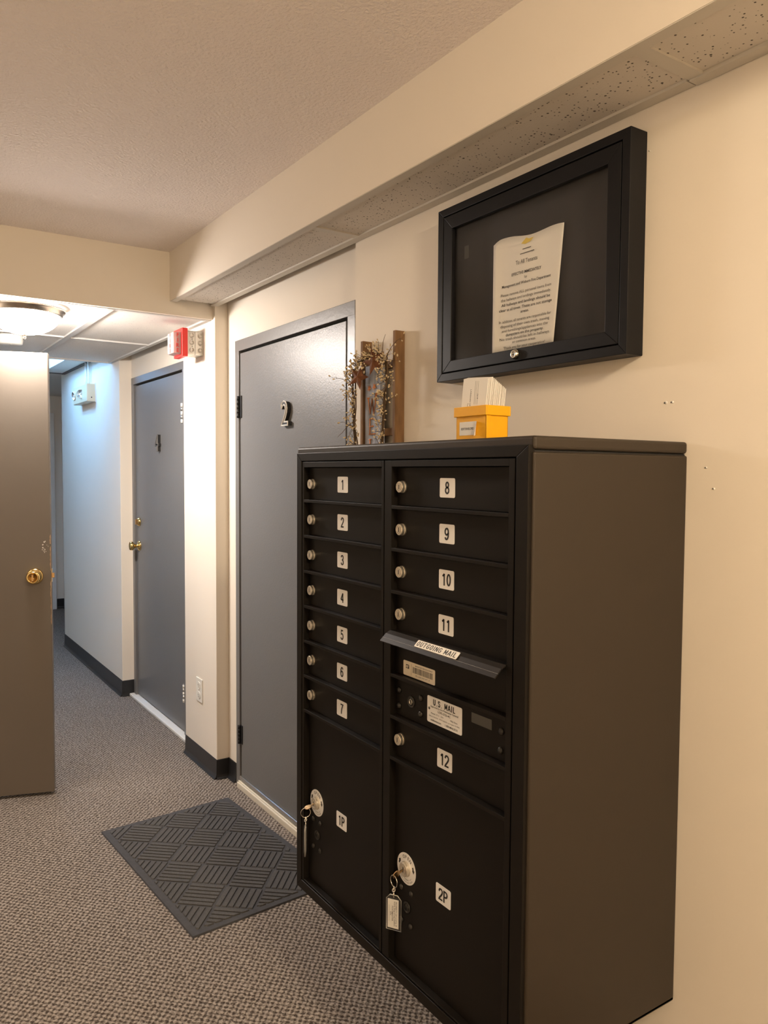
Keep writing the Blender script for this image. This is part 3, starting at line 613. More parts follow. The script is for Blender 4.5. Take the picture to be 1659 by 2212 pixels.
# master lock panel
lbm = MB(); x0, x1, z0, z1 = 0.1480, 0.2632, 0.9662, 1.0222; cxm = (x0 + x1) / 2
fplate(lbm, x0, x1, z0, z1, YD, 0.0006, 0.0035, plate)
for txt, sz, dz, w, bd in (('Approved by the Postmaster General', 0.0058, 0.0205, 0.092, 0.004), ('USPS-STD-4C', 0.0064, 0.0275, 0.042, 0.004), ('Model: 3712   S/N:              Mfg. Date:', 0.0046, 0.0350, 0.088, 0.0), ('Salsbury Industries   1010 E. 62nd St.  Los Angeles CA 90001', 0.0040, 0.0415, 0.102, 0.0), ('mailboxes.com       1-800-MAILBOX', 0.0062, 0.0492, 0.090, 0.006)):
    lbm.text(txt, sz, (cxm, YD, z1 - dz), X, Z, NY, ink, bold=bd, width=w, h=0.0009)
lbm.strokes('U.S. MAIL', 0.0128, (cxm, YD - 0.0009, z1 - 0.0105), X, Z, ink, 1.28, 0.15, 0.13)
lbm.lathe([(0.0030, 0.0006), (0.0030, 0.0009), (0, 0.0009)], (x0 + 0.0070, YD, z1 - 0.0265), (0, -1, 0), inkg, 12)
lbm.build('us_mail_label', mlp, label='silver label headed U.S. MAIL')
for x, z in ((0.0440, 1.0079), (0.0440, 0.9724), (0.1240, 1.0088), (0.1242, 0.9737), (0.3790, 1.0086), (0.3770, 0.9715)):
    MB().lathe([(0.0072, 0), (0.0070, 0.0015), (0.0048, 0.0040), (0, 0.0049)], (x, YD, z), (0, -1, 0), rivm, 16).build('rivet', mlp)
mb = MB(); mb.lathe([(0.0130, 0), (0.0130, 0.002), (0.0112, 0.0024), (0.0105, 0.0006), (0.0080, 0.0006), (0.0076, 0.0022), (0, 0.0022)], (0.0900, YD, 0.9923), (0, -1, 0), rivm, 24)
mb.lathe([(0.0062, 0.0022), (0.0060, 0.0030), (0.0042, 0.0030), (0.0040, 0.0024), (0, 0.0024)], (0.0900, YD, 0.9923), (0, -1, 0), chrome, 18); mb.prism(rrect(-0.0009, 0.0009, -0.0042, 0.0042, 0.0007, 2), (0.09, YD, 0.9923), X, Z, NY, 0.0030, 0.0033, cabd); mb.build('master_lock', mlp)
mb = MB(); fplate(mb, 0.2922, 0.3515, 1.0028, 1.0228, YD, 0.0004, 0.001, tape); mb.build('tape_patch', mlp)

# keys left in the parcel locks
def keyset(cx, cz, label, edge_on):
    L0 = YD - 0.0106
    k = thing('key_set', label, 'key', (cx, L0 - 0.01, cz), group='keys hanging from the parcel lockers')
    if edge_on: ku = Vector((0.0, 0, 1.0))
    else: ku = Vector((0.26, 0, 0.966))
    kb = MB(); O = Vector((cx, L0, cz))
    down = Vector((0, -1, -0.32)).normalized(); side = ku.cross(down).normalized(); wv = down.cross(side).normalized()
    t_ = 0.0011
    pl = [(0.68 * a_, 0.85 * b_) for a_, b_ in [(0.0, -0.0035), (0.0, 0.0035), (0.012, 0.0038), (0.016, 0.0085), (0.023, 0.0112), (0.032, 0.0105), (0.038, 0.0065), (0.0395, 0.0), (0.038, -0.0065), (0.032, -0.0105), (0.023, -0.0112), (0.016, -0.0085), (0.012, -0.0038)]]
    wd = wv if not edge_on else side
    th = side if not edge_on else wv
    kb.prism(pl, O, down, wd, th, -t_, t_, brassd); kb.build('key', k, bevel=0.0005)
    hole = O + down * 0.0235
    rc = hole + Vector((0, -0.001, -0.0115)); R = 0.0128
    ra = Vector((1, 0, 0)) if not edge_on else Vector((0.35, 0.94, 0)).normalized()
    rg = MB(); rg.tube([rc + ra * (R * math.cos(2 * math.pi * i / 26)) + Z * (R * math.sin(2 * math.pi * i / 26)) for i in range(26)], 0.0010, chrome, 6, True); rg.build('key_ring', k)
    p = rc - Z * R
    cn = MB(); cn.tube([p + Z * 0.002, p - Z * 0.009, p - Z * 0.014], 0.0012, chrome); cn.tube([p - Z * 0.007 + Vector((0.0045 * math.cos(a), 0.0045 * math.sin(a) * 0.5, 0.0035 * math.sin(a))) for a in [2 * math.pi * i / 12 for i in range(12)]], 0.0011, chrome, 5, True); cn.tube([p - Z * 0.013, p - Z * 0.024], 0.0017, chrome); cn.build('swivel', k)
    tp = p - Z * 0.0185; w2, hh = 0.0175, 0.079
    ax = Vector((0.85, 0.53, 0)).normalized() if not edge_on else Vector((-0.830, 0.555, 0)).normalized()
    an = ax.cross(Z).normalized()
    if an.dot(Vector((0.8, -0.6, 0))) < 0: an = -an
    tg = MB(); out = [(-w2, -hh), (w2, -hh), (w2, -0.009), (0.009, 0), (-0.009, 0), (-w2, -0.009)]
    tg.prism(out, tp, ax, Z, an, -0.0028, 0.0028, clearp)
    rim = [tp + ax * a + Z * b2 for a, b2 in out]; tg.tube(rim, 0.0014, clearp if False else white, 4, True) if False else None
    tg.tube(rim, 0.0011, galv, 5, True); tg.build('tag_case', k, label='clear plastic tag sleeve')
    pp = MB(); pp.prism([(-w2 + 0.003, -hh + 0.004), (w2 - 0.006, -hh + 0.004), (w2 - 0.006, -0.010), (-w2 + 0.003, -0.010)], tp, ax, Z, an, -0.0004, 0.0004, paper)
    if not edge_on:
        for a, txt, ln in ((0.0062, 'PROPERTY OF U.S.P.S. IF', 0.056), (0.0024, 'found, drop in any mailbox', 0.056), (-0.0026, 'POSTMASTER', 0.034), (-0.0066, 'S/N', 0.008), (-0.0100, '---------------', 0.036)):
            pp.text(txt, 0.0044, tp + ax * a - Z * 0.042, -Z, ax, an, ink, bold=0.008, width=ln, h=0.0007)
    pp.build('tag_card', k)
keyset(pdoors[0][1], pdoors[0][2], 'small key with ring and edge-on clear tag in parcel lock 1P', True)
keyset(pdoors[1][1], pdoors[1][2], 'brass key with ring and printed clear tag in parcel lock 2P', False)

# ------------------------------------------------------------------ notice case
nb = thing('notice_case', 'black framed lockable notice case with glazed door on cream wall', 'notice board', (0.015, 0, 1.748))
bx0, bx1, bz0, bz1, yb = -0.3153, 0.3450, 1.7485, 2.2235, -0.0544
def ring4(mb_name, parent, o, i, y0, y1, m, bev=0.0012):
    a = [(o[0], o[2]), (o[1], o[2]), (o[1], o[3]), (o[0], o[3])]; c = [(i[0], i[2]), (i[1], i[2]), (i[1], i[3]), (i[0], i[3])]
    for k in range(4):
        j = (k + 1) % 4
        MB().prism([a[k], a[j], c[j], c[k]], (0, 0, 0), X, Z, NY, -y1, -y0, m).build(mb_name, parent, bevel=bev)
ring4('case_side', nb, (bx0, bx1, bz0, bz1), (bx0 + 0.0215, bx1 - 0.0215, bz0 + 0.0215, bz1 - 0.0205), yb, -0.0005, boardm)
ring4('door_rail', nb, (bx0 + 0.0245, bx1 - 0.0245, bz0 + 0.0245, bz1 - 0.0235), (bx0 + 0.060, bx1 - 0.061, bz0 + 0.0545, bz1 - 0.0595), yb + 0.001, yb + 0.014, boardm)
MB().box(bx0 + 0.02, bx1 - 0.02, -0.012, -0.004, bz0 + 0.02, bz1 - 0.02, boardb).build('backing', nb)
MB().box(bx0 + 0.0565, bx1 - 0.0575, yb + 0.010, yb + 0.0125, bz0 + 0.050, bz1 - 0.055, glassm).build('glass_pane', nb)
mb = MB(); mb.lathe([(0.0125, 0), (0.0125, 0.003), (0.0105, 0.009), (0.0095, 0.010), (0.0060, 0.010), (0.0055, 0.009), (0, 0.009)], (0.0054, yb + 0.001, 1.7885), (0, -1, 0), chrome, 24); mb.prism([(-0.004, -0.0012), (0.003, -0.0012), (0.003, 0.0012), (-0.004, 0.0012)], (0.0054, yb, 1.7885), X, Z, NY, 0.008, 0.0090, blackm); mb.build('case_lock', nb)
mb = MB(); fplate(mb, bx0 + 0.066, bx0 + 0.085, 2.085, 2.12, -0.012, 0.0006, 0.001, tape); mb.build('tape_patch', nb)
# the paper notice, curling off the backing
def pcurve(p):
    u = (p.x + 0.102) / 0.225
    return Vector((p.x, p.y - 0.013 * max(0.0, 1 - u * 4) ** 2 - 0.004 * math.sin(u * 5.5) * (0.35 + 0.65 * (p.z - 1.80) / 0.28), p.z))
N_ = 24; vs = []; fs = []
tl, trr, br, bl = (-0.1035, 2.0935), (0.1270, 2.0850), (0.0985, 1.8020), (-0.1035, 1.8000)
for i in range(N_ + 1):
    u = i / N_
    for j in range(13):
        w = j / 12
        xx = (bl[0] * (1 - u) + br[0] * u) * (1 - w) + (tl[0] * (1 - u) + trr[0] * u) * w; zz = (bl[1] * (1 - u) + br[1] * u) * (1 - w) + (tl[1] * (1 - u) + trr[1] * u) * w
        if w == 1: zz += 0.004 * math.sin(u * 9.0) - (0.010 * max(0, 1 - u * 9) ** 2)
        vs.append(pcurve(Vector((xx, -0.0215, zz))))
fs = [(i * 13 + j, (i + 1) * 13 + j, (i + 1) * 13 + j + 1, i * 13 + j + 1) for i in range(N_) for j in range(12)]
nt = MB().add(vs, fs, paper, True).top('paper_notice', 'printed white paper notice to tenants curling inside the case', 'notice', (0.0, -0.02, 1.80))
so = nt.modifiers.new('s', 'SOLIDIFY'); so.thickness = 0.0003; so.offset = 1
pr = MB()
lines = [('To All Tenants', 0.0145, 2.008, 0.075, 0), ('EFFECTIVE IMMEDIATELY', 0.0105, 1.9825, 0.104, .012), ('by', 0.009, 1.9710, 0.009, 0), ('Management and Woburn Fire Department', 0.0098, 1.9590, 0.172, .014),
         ('Please remove ALL personal items from', 0.0100, 1.9385, 0.178, 0), ('the hallways and landings immediately.', 0.0100, 1.9265, 0.176, 0), ('All hallways and landings should be', 0.0100, 1.9145, 0.172, .012), ('clear at all times. These are not storage', 0.0100, 1.9025, 0.186, .012), ('areas.', 0.0100, 1.8915, 0.030, .012),
         ('In addition, all tenants are responsible for', 0.0100, 1.8745, 0.184, 0), ('disposing of their own trash, moving', 0.0100, 1.8635, 0.174, 0), ('and furnishings/appliances into the', 0.0100, 1.8525, 0.164, 0), ('dumpsters on the property.', 0.0100, 1.8425, 0.136, .012), ('No trash should be left in hallways', 0.0100, 1.8325, 0.176, 0), ('or common areas.', 0.0100, 1.8230, 0.086, 0), ('Thank you for your cooperation!', 0.0100, 1.8110, 0.150, 0)]
kz = lambda z: 1.8 + (z - 1.8) * 1.06 + 0.004
for txt, sz, z, w, bd in lines:
    pr.text(txt, sz, (0.0035 + (z - 1.9) * 0.03, -0.0228, kz(z)), X, Z, NY, ink if bd else inkg, bold=0.006 if bd else 0.0, width=w * 0.95, fn=pcurve)
for z, w in ((2.036, 0.030), (2.026, 0.052)):
    pr.prism([(-w / 2, -0.0010), (w / 2, -0.0010), (w / 2, 0.0010), (-w / 2, 0.0010)], pcurve(Vector((0.008, -0.0228, kz(z)))), X, Z, NY, 0, 0.0002, inkg)
pr.prism([(-0.020, -0.003), (-0.006, -0.007), (0.012, -0.004), (0.024, 0.004), (0.008, 0.003), (-0.002, 0.008), (-0.010, 0.003)], pcurve(Vector((0.008, -0.0228, 2.072))), X, Z, NY, 0, 0.0002, yel_ink)
pr.build('print', nt)

# ------------------------------------------------------------------ rent envelope box
yx0, yx1, yy0, yy1, yz0, yz1 = 0.0165, 0.1215, -0.2500, -0.1840, 1.5588, 1.6450
eb = thing('envelope_box', 'small yellow plastic box labelled RENT ENVELOPES on the mailbox cabinet', 'box', (0.069, -0.217, yz0))
b = MB(); tk = 0.0022
b.box(yx0, yx1, yy0, yy0 + tk, yz0, yz1, yellow); b.box(yx0, yx1, yy1 - tk, yy1, yz0, yz1, yellow); b.box(yx0, yx0 + tk, yy0, yy1, yz0, yz1, yellow); b.box(yx1 - tk, yx1, yy0, yy1, yz0, yz1, yellow); b.box(yx0, yx1, yy0, yy1, yz0, yz0 + tk, yellow)
b.build('body', eb, bevel=0.0008)
b = MB(); q = 0.0045; zr0 = 1.6225
b.box(yx0 - q, yx1 + q, yy0 - q, yy0, zr0, yz1, yellow); b.box(yx0 - q, yx1 + q, yy1, yy1 + q, zr0, yz1, yellow); b.box(yx0 - q, yx0, yy0, yy1, zr0, yz1, yellow); b.box(yx1, yx1 + q, yy0, yy1, zr0, yz1, yellow)
b.build('rim', eb, bevel=0.0012)
MB().box(yx1, yx1 + 0.002, yy0, yy0 + 0.012, yz0, zr0, yellow).build('corner_rib', eb, bevel=0.001)
lb = MB(); vs = []; fs = []
for i in range(13):
    for j in range(7):
        u, w = i / 12, j / 6; cu = max(0, (u - 0.80) / 0.20) ** 2 * (1.0 - 0.55 * w)
        vs.append((0.0290 + u * 0.0690 - cu * 0.006, yy0 - 0.0006 - cu * 0.010, 1.5795 + w * 0.0310 - 0.003 * cu))
for i in range(12):
    for j in range(6): fs.append((i * 7 + j, (i + 1) * 7 + j, (i + 1) * 7 + j + 1, i * 7 + j + 1))
lb.add(vs, fs, paper, True); lb.text('RENT ENVELOPES', 0.0078, (0.0575, yy0 - 0.0006, 1.5945), X, Z, NY, ink, bold=0.006, width=0.044, h=0.0005); lb.build('box_label', eb, label='curling white label reading RENT ENVELOPES')
eU, eV = Vector((0.9975, 0, -0.07)).normalized(), Vector((0.075, 0.03, 1)).normalized()
for k in range(14):
    y = yy0 + 0.0050 + k * 0.0038; O = Vector((0.0208 + random.uniform(-0.0008, 0.0008) + k * 0.0003, y, yz0 + 0.0045)); hh = 0.1540 - 0.0018 * abs(k - 3) - (0.0006 * k)
    ev = MB(); ev.prism([(0, 0), (0.0835, 0), (0.0865, hh), (0, hh)], O, eU, eV, eU.cross(eV).normalized() * -1 if False else Vector((0, -1, 0.03)).normalized(), -0.0011, 0.0011, paper)
    if k == 0:
        for a, txt, ln, z in ((0.030, 'LARESON UNW', 0.048, 0.100), (0.0225, 'Tenant', 0.016, 0.085), (0.055, 'Apt #', 0.012, 0.1085)):
            ev.text(txt, 0.0046, O + eU * a + eV * z, -eV, eU, Vector((0, -1, 0.03)), ink, bold=0.015, width=ln, h=0.0013)
        for a in (0.0440, 0.0490, 0.0545):
            ev.prism([(a - 0.0002, 0.09), (a + 0.0002, 0.09), (a + 0.0002, 0.143), (a - 0.0002, 0.143)], O, eU, eV, Vector((0, -1, 0.03)), 0.0011, 0.0013, inkg)
    ev.top('envelope', 'frontmost white envelope with printed lines in the yellow box' if k == 0 else 'plain white envelope packed behind the printed one in the yellow box', 'envelope', tuple(O + eU * 0.045), group='envelopes in the yellow box')

# ------------------------------------------------------------------ welcome sign
ws = thing('welcome_sign', 'rustic wooden WELCOME sign with berry garland hung beside the mailboxes', 'sign', (-0.65, -0.02, 1.22))
for (x0, zt2, nm) in ((-0.7530, 1.9250, 0), (-0.5640, 1.9330, 1)):
    MB().box(x0, x0 + 0.0140, -0.0360, -0.0005, 1.22, zt2, oldwood).build('side_post', ws, bevel=0.001)
for z in (1.835, 1.622, 1.41, 1.26):
    MB().box(-0.739, -0.564, -0.022, -0.006, z - 0.012, z + 0.012, oldwood).build('rung', ws, bevel=0.001)
pk = MB().box(-0.7160, -0.6270, -0.0400, -0.0225, 1.225, 1.838, bluewood).build('plank', ws, bevel=0.001, label='grey-blue weathered plank with copper letters')
yl = -0.0402
def stroke(mb, pts, z0, sx, sz, cx):
    mb.tube([(cx + a * sx, yl - 0.0015, z0 + b2 * sz) for a, b2 in pts], 0.0022, copper, 5)
glyph = {'W': [[(-1, 1), (-.5, 0), (0, .95), (.4, 0), (1, 1.15)], [(-1.25, 1.02), (-.7, 1.02)]], 'E': [[(-.55, 0), (-.55, 1)], [(-.6, 1), (.5, .98)], [(-.7, .5), (.3, .52)], [(-.75, 0), (.75, 0.02)]], 'L': [[(-.5, 1), (-.5, 0)], [(-.6, 0), (.6, 0)], [(-.75, 1), (-.25, 1)]], 'C': [[(.6, .9), (0, 1), (-.6, .7), (-.6, .3), (0, 0), (.6, .1)]], 'O': [[(0, 1), (-.6, .7), (-.6, .3), (0, 0), (.6, .3), (.6, .7), (0, 1)]], 'M': [[(-.8, 0), (-.6, 1), (0, .4), (.6, 1), (.8, 0)]]}
for k, c in enumerate('WELCOME'):
    mb = MB()
    for s_ in glyph[c]: stroke(mb, s_, 1.683 - k * 0.0665, 0.024, 0.050, -0.672)
    mb.build('letter', pk)
def star(mb, c, r, m, rot=0.0, t_=0.004, tilt=0.0):
    pts = [((r if k % 2 == 0 else r * 0.42) * math.cos(math.pi / 2 + rot + k * math.pi / 5), (r if k % 2 == 0 else r * 0.42) * math.sin(math.pi / 2 + rot + k * math.pi / 5)) for k in range(10)]
    n = Vector((tilt, -1, 0.1)).normalized(); u = Z.cross(n).normalized() * -1; v = u.cross(n) * -1
    c = Vector(c); vs = [c + u * a + v * b2 for a, b2 in pts] + [c + n * t_ * 2, c - n * t_ * 0.3]
    mb.add(vs, [(i, (i + 1) % 10, 10) for i in range(10)] + [((i + 1) % 10, i, 11) for i in range(10)], m)
for c, r, rot in (((-0.699, -0.078, 1.800), 0.044, 0.25), ((-0.607, -0.078, 1.840), 0.047, -0.3)):
    mb = MB(); star(mb, c, r, rust, rot, tilt=0.35); mb.build('tin_star', ws, label='rusty tin star')
for c, r, rot in (((-0.690, -0.042, 1.765), 0.013, 0.2), ((-0.660, -0.042, 1.768), 0.014, -0.1), ((-0.648, -0.042, 1.742), 0.010, 0.3)):
    mb = MB(); star(mb, c, r, copper, rot, 0.0015); mb.build('small_star', pk)
rg = random.Random(11)
vine = MB(); berries = MB()
def branch(p, d, n, step, r0, wob, berry=0.5):
    p = Vector(p); d = Vector(d).normalized(); path = [p.copy()]
    for i in range(n):
        d = (d + Vector((rg.uniform(-wob, wob), rg.uniform(-wob, wob) * 0.6, rg.uniform(-wob, wob)))).normalized()
        p = p + d * step
        if p.y > -0.045: p.y = -0.045
        if p.y < -0.12: p.y = -0.12
        path.append(p.copy())
        if rg.random() < berry:
            for q in range(rg.choice([1, 1, 2])):
                bd = (d * 0.6 + Vector((rg.uniform(-1, 1), rg.uniform(-0.9, 0.2), rg.uniform(-1, 1)))).normalized(); L = rg.uniform(0.006, 0.014)
                vine.tube([p, p + bd * L], 0.0005, twig, 4); berries.ell(p + bd * (L + 0.004), (rg.uniform(0.0036, 0.0056), rg.uniform(0.0020, 0.0029)), bd, pip)
    vine.tube(path, [r0 * (1 - 0.6 * i / n) for i in range(n + 1)], twig, 5)
main = [(-0.745, -0.055, 1.565), (-0.752, -0.060, 1.64), (-0.748, -0.065, 1.70), (-0.756, -0.062, 1.77), (-0.744, -0.068, 1.825), (-0.70, -0.072, 1.846), (-0.65, -0.070, 1.862), (-0.60, -0.066, 1.858), (-0.565, -0.062, 1.842), (-0.560, -0.060, 1.79), (-0.572, -0.060, 1.73), (-0.582, -0.058, 1.66), (-0.590, -0.055, 1.58), (-0.60, -0.052, 1.52)]
for off in ((0, 0), (0.008, 0.006), (-0.007, -0.008)): vine.tube([Vector(p) + Vector((off[0], rg.uniform(-.004, .004), off[1])) for p in main], 0.0022, twig, 5)
for i in range(len(main) - 1):
    a, c = Vector(main[i]), Vector(main[i + 1])
    dens = 15 if 3 <= i <= 7 else (13 if i <= 2 else 10)
    for k in range(dens):
        p = a.lerp(c, rg.random()); d = (c - a).normalized() * rg.choice([-1, 1]) + Vector((rg.uniform(-.8, .8), rg.uniform(-.5, .1), rg.uniform(-.6, .6)))
        branch(p, d, rg.randint(3, 5), 0.009, 0.0011, 0.45, 0.6)
for p, d, n, be in (((-0.76, -0.06, 1.775), (-1, -0.1, 0.15), 9, 0.3), ((-0.76, -0.06, 1.66), (-0.7, -0.2, -0.5), 7, 0.15), ((-0.63, -0.07, 1.86), (-0.55, 0, 0.8), 5, 0.0), ((-0.585, -0.066, 1.86), (0.35, 0, 1), 5, 0.0), ((-0.56, -0.06, 1.85), (0.5, 0, 0.9), 7, 0.45), ((-0.76, -0.06, 1.83), (-0.8, 0, 0.5), 4, 0.5), ((-0.57, -0.06, 1.70), (0.9, -0.1, 0.5), 4, 0.5)):
    branch(p, d, n, 0.013, 0.0014, 0.28, be)
vine.build('vine', ws, kind='stuff'); berries.build('berries', ws, kind='stuff', label='cream pip berries on the garland')

# ------------------------------------------------------------------ door mat
mo = Vector((-1.8073, -0.6313, 0.0)); mu = Vector((0.914, 0.061, 0)).normalized(); mv = Vector((-mu.y, mu.x, 0)); ML, MW = 0.916, 0.574
dm = thing('door_mat', 'charcoal ribbed door mat lying in front of door 2', 'mat', tuple(mo + mu * ML / 2 + mv * MW / 2))
MB().prism([(0, 0), (ML, 0), (ML, MW), (0, MW)], mo, mu, mv, Z, 0.0005, 0.0055, matg, inset=0.004).build('pad', dm)
def clip(poly, a, b, c):                      # keep a*x+b*y<=c
    out = []
    for i in range(len(poly)):
        p, q = poly[i], poly[(i + 1) % len(poly)]; dp, dq = a * p[0] + b * p[1] - c, a * q[0] + b * q[1] - c
        if dp <= 0: out.append(p)
        if dp * dq < 0: t2 = dp / (dp - dq); out.append((p[0] + (q[0] - p[0]) * t2, p[1] + (q[1] - p[1]) * t2))
    return out
sq, nr, m0 = 0.137, 6, 0.026; c45 = math.sqrt(0.5); rib_h = (0.0050, 0.0092)
for i in range(-8, 12):
    for j in range(-8, 12):
        for k in range(nr):
            lo, hi = 0.006, sq - 0.006; w0 = (k + 0.13) * sq / nr; w1 = (k + 0.87) * sq / nr
            rc = [(lo, w0), (hi, w0), (hi, w1), (lo, w1)] if (i + j) % 2 == 0 else [(w0, lo), (w1, lo), (w1, hi), (w0, hi)]
            pts = []
            for a, b2 in rc:
                a += i * sq + 0.031; b2 += j * sq + 0.012; pts.append(((a - b2) * c45 + 0.3, (a + b2) * c45))
            for (a, b2, c2) in ((-1, 0, -m0), (1, 0, ML - m0), (0, -1, -m0), (0, 1, MW - m0)):
                if pts: pts = clip(pts, a, b2, c2)
            if len(pts) < 3: continue
            ar = abs(sum(pts[q][0] * pts[(q + 1) % len(pts)][1] - pts[(q + 1) % len(pts)][0] * pts[q][1] for q in range(len(pts)))) / 2
            if ar < 0.00018: continue
            # rounded rib: walls up to a narrower top
            cx = sum(p[0] for p in pts) / len(pts); cy = sum(p[1] for p in pts) / len(pts)
            MB().prism(pts, mo, mu, mv, Z, rib_h[0], rib_h[1], matr, inset=0.003).build('rib', dm)

# ------------------------------------------------------------------ ceiling lamps
def dome_lamp(c, zc, glow, label, r=0.172, dp=0.088):
    l = thing('ceiling_lamp', label, 'lamp', (c[0], c[1], zc))
    MB().lathe([(r * 0.80, 0), (r * 0.98, -0.004), (r, -0.010), (r * 0.985, -0.016), (r * 0.93, -0.020), (r * 0.925, -0.030), (r * 0.87, -0.036), (r * 0.84, -0.034)], (c[0], c[1], zc), Z, nickel_r, 48, cap=False).build('rim', l)
    MB().lathe([(r * 0.85 * math.cos(a), -0.030 - dp * math.sin(a)) for a in [math.pi / 2 * k / 10 for k in range(11)]], (c[0], c[1], zc), Z, glow, 40, cap=False).build('glass_bowl', l)
    mb = MB(); mb.lathe([(0.010, -0.116), (0.012, -0.121), (0.005, -0.125), (0.0075, -0.131), (0.005, -0.137), (0, -0.139)], (c[0], c[1], zc + 0.088 - dp), Z, nickel_r, 16); mb.build('finial', l)
    return l
dome_lamp((-2.335, -0.805), ZH, hall_glow, 'lit frosted bowl ceiling lamp with nickel rim above the open door')
dome_lamp((2.15, -0.80), H, lobby_glow, 'lit frosted bowl ceiling lamp on the lobby ceiling', 0.172, 0.17)
sd = thing('smoke_detector', 'round white smoke detector on the hall ceiling beyond the lamp', 'smoke detector', (-3.17, -0.745, ZH))
MB().lathe([(0.068, 0.003), (0.068, -0.012), (0.064, -0.014), (0.064, -0.018), (0.066, -0.020), (0.062, -0.042), (0.050, -0.048), (0, -0.048)], (-3.17, -0.745, ZH), Z, white, 32).build('body', sd)
MB().lathe([(0.006, -0.046), (0.006, -0.050), (0, -0.050)], (-3.14, -0.745, ZH), Z, galv, 12).build('test_button', sd)
tf = thing('light_fitting', 'recessed cool white tube light in the far hall ceiling', 'lamp', ((TX0 + TX1) / 2, (TY0 + TY1) / 2, ZU))
h = MB(); zt2 = ZU + 0.13
h.box(TX0, TX1, TY0, TY1, zt2, zt2 + 0.004, reflector); h.box(TX0 - 0.004, TX0, TY0, TY1, ZU - 0.001, zt2, reflector); h.box(TX1, TX1 + 0.004, TY0, TY1, ZU - 0.001, zt2, reflector); h.box(TX0, TX1, TY0 - 0.004, TY0, ZU - 0.001, zt2, reflector); h.box(TX0, TX1, TY1, TY1 + 0.004, ZU - 0.001, zt2, reflector)
h.build('housing', tf)
for y in (-0.40, -0.60):
    tb = MB().lathe([(0.013, 0), (0.013, 1.05)], (TX0 + 0.05, y, ZU + 0.098), X, tube_glow, 14).build('tube', tf)
    cp = MB(); cp.box(TX0 + 0.03, TX0 + 0.05, y - 0.016, y + 0.016, ZU + 0.08, zt2, white); cp.box(TX1 - 0.05, TX1 - 0.03, y - 0.016, y + 0.016, ZU + 0.08, zt2, white); cp.build('tube_holder', tf)

# ------------------------------------------------------------------ fire strobe on the pier
fs_ = thing('fire_strobe', 'red fire alarm strobe with clear lens on grey metal boxes', 'fire alarm', (-2.288, YP, 2.06))
def gbox(y0, y1, name, m):
    mb = MB(); mb.prism(rrect(-2.340, -2.236, 2.060, 2.176, 0.010), (0, 0, 0), X, Z, NY, -y1, -y0, m)
    for k in range(3):
        z = 2.083 + k * 0.035
        mb.lathe([(0.0125, 0), (0.0125, 0.0012), (0.0108, 0.0012), (0.0106, 0.0002), (0, 0.0002)], (-2.236, (y0 + y1) / 2 + 0.004, z), X, m, 18)
    for k in range(2): mb.lathe([(0.0022, 0), (0.0022, 0.0008), (0, 0.0008)], (-2.236, y0 * 0.25 + y1 * 0.75 - 0.026, 2.100 + k * 0.035), X, blackm, 8)
    mb.build(name, fs_)
gbox(YP, YP - 0.040, 'back_box', galv); gbox(YP - 0.0415, YP - 0.082, 'extension_box', galv)
mb = MB(); mb.prism(rrect(-2.352, -2.224, 2.048, 2.184, 0.004), (0, 0, 0), X, Z, NY, -(YP - 0.082), -(YP - 0.108), red); mb.build('red_plate', fs_, bevel=0.001)
mb = MB(); mb.prism(rrect(-2.336, -2.242, 2.058, 2.168, 0.006), (0, 0, 0), X, Z, NY, 0.1257, 0.164, lens_m, inset=0.006); mb.build('lens', fs_, bevel=0.004)
fi = MB()
for k, c in enumerate('FIRE'): fi.text(c, 0.026, (-2.2405, -0.143, 2.150 - k * 0.0245), Y * -1 if False else Y, Z, X, redink, bold=0.02, h=0.0)
for k, c in enumerate('FIRE'): fi.text(c, 0.026, (-2.289, -0.1648, 2.150 - k * 0.0245), X, Z, NY, redink, bold=0.02, h=0.0)
fi.build('fire_lettering', fs_, label='red letters FIRE')

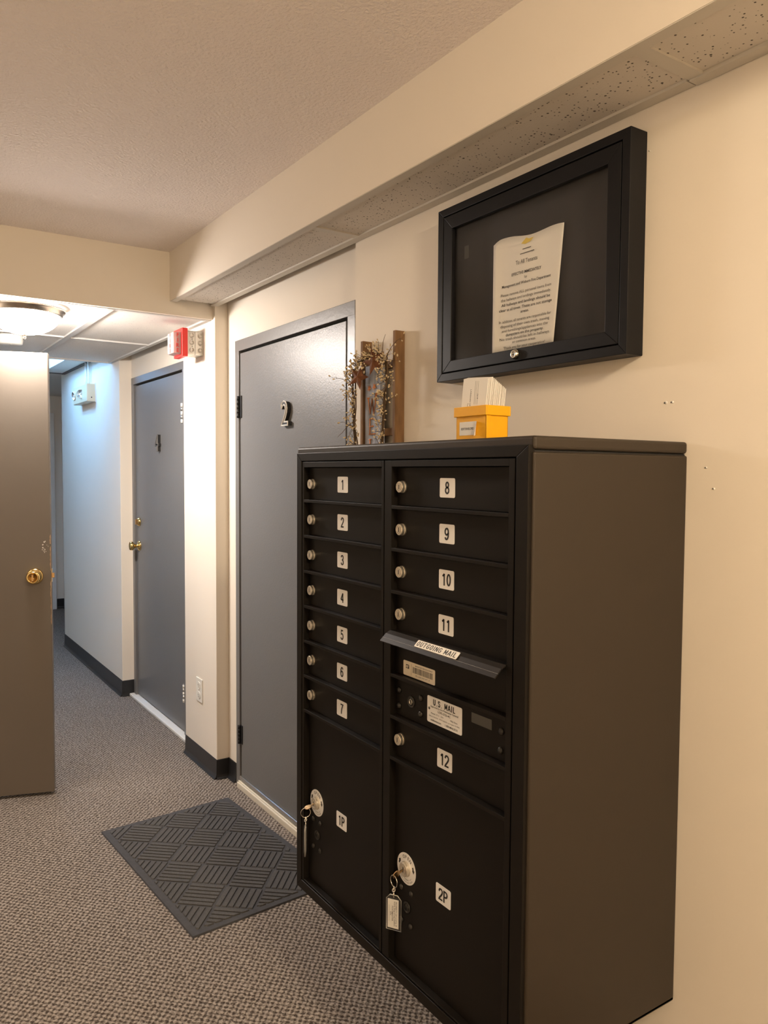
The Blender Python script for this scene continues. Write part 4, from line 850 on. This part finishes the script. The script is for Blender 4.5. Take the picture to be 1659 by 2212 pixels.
# ------------------------------------------------------------------ emergency light on the hall wall
el = thing('emergency_light', 'beige emergency light box with two round lamp heads on the hall wall', 'emergency light', (-4.53, YP, 1.99))
MB().box(-4.79, -4.362, YP - 0.064, YP, 1.990, 2.118, beige).build('housing', el, bevel=0.006, seg=3)
mb = MB(); mb.box(-4.362, -4.358, YP - 0.006, YP, 1.986, 2.124, alum); mb.build('back_plate', el)
for (x, ax) in ((-4.515, Vector((0.80, -0.6, -0.12))), (-4.735, Vector((0.1, -0.99, -0.15)))):
    ax.normalize(); c = Vector((x, YP - 0.070, 2.055))
    mb = MB(); mb.lathe([(0, -0.034), (0.020, -0.030), (0.030, -0.020), (0.034, -0.004), (0.034, 0.004), (0.030, 0.006)], c, ax, beige, 24, cap=False); mb.lathe([(0.030, 0.005), (0.020, -0.006), (0.008, -0.012), (0, -0.012)], c, ax, alum, 20, cap=False); mb.lathe([(0.006, -0.012), (0.007, 0.0), (0, 0.004)], c, ax, white, 10); mb.build('lamp_head', el)
MB().lathe([(0.0045, 0), (0.0045, 0.001), (0, 0.001)], (-4.362, YP - 0.030, 2.020), X, blackm, 10).build('test_button', el)
for x in (-4.50, -4.58): MB().tube([(x, YP - 0.016, 2.112), (x, YP - 0.016, 2.2), (x + 0.004, YP - 0.018, ZU - 0.002)], 0.0085, whitep, 10).build('conduit', el)

# ------------------------------------------------------------------ wall outlet on the pier
wo = thing('wall_outlet', 'white duplex wall outlet low on the cream pier', 'outlet', (-2.309, YP, 0.33))
mb = MB(); fplate(mb, -2.352, -2.266, 0.326, 0.446, YP, 0.005, 0.004, white); mb.build('cover_plate', wo, bevel=0.0015)
for z in (0.361, 0.411):
    mb = MB(); fplate(mb, -2.327, -2.291, z - 0.017, z + 0.017, YP - 0.005, 0.0022, 0.012, white)
    for dx in (-0.0065, 0.0065): mb.box(-2.309 + dx - 0.0011, -2.309 + dx + 0.0011, YP - 0.0076, YP - 0.0070, z - 0.003, z + 0.006, inkg)
    mb.lathe([(0.0025, 0), (0.0025, 0.0006), (0, 0.0006)], (-2.309, YP - 0.0070, z - 0.009), NY, inkg, 10); mb.build('socket', wo)
MB().lathe([(0.003, 0), (0.0028, 0.0012), (0, 0.0014)], (-2.309, YP - 0.005, 0.386), NY, galv, 10).build('screw', wo)

for o in bpy.data.objects:
    if '_o' in o: del o['_o']
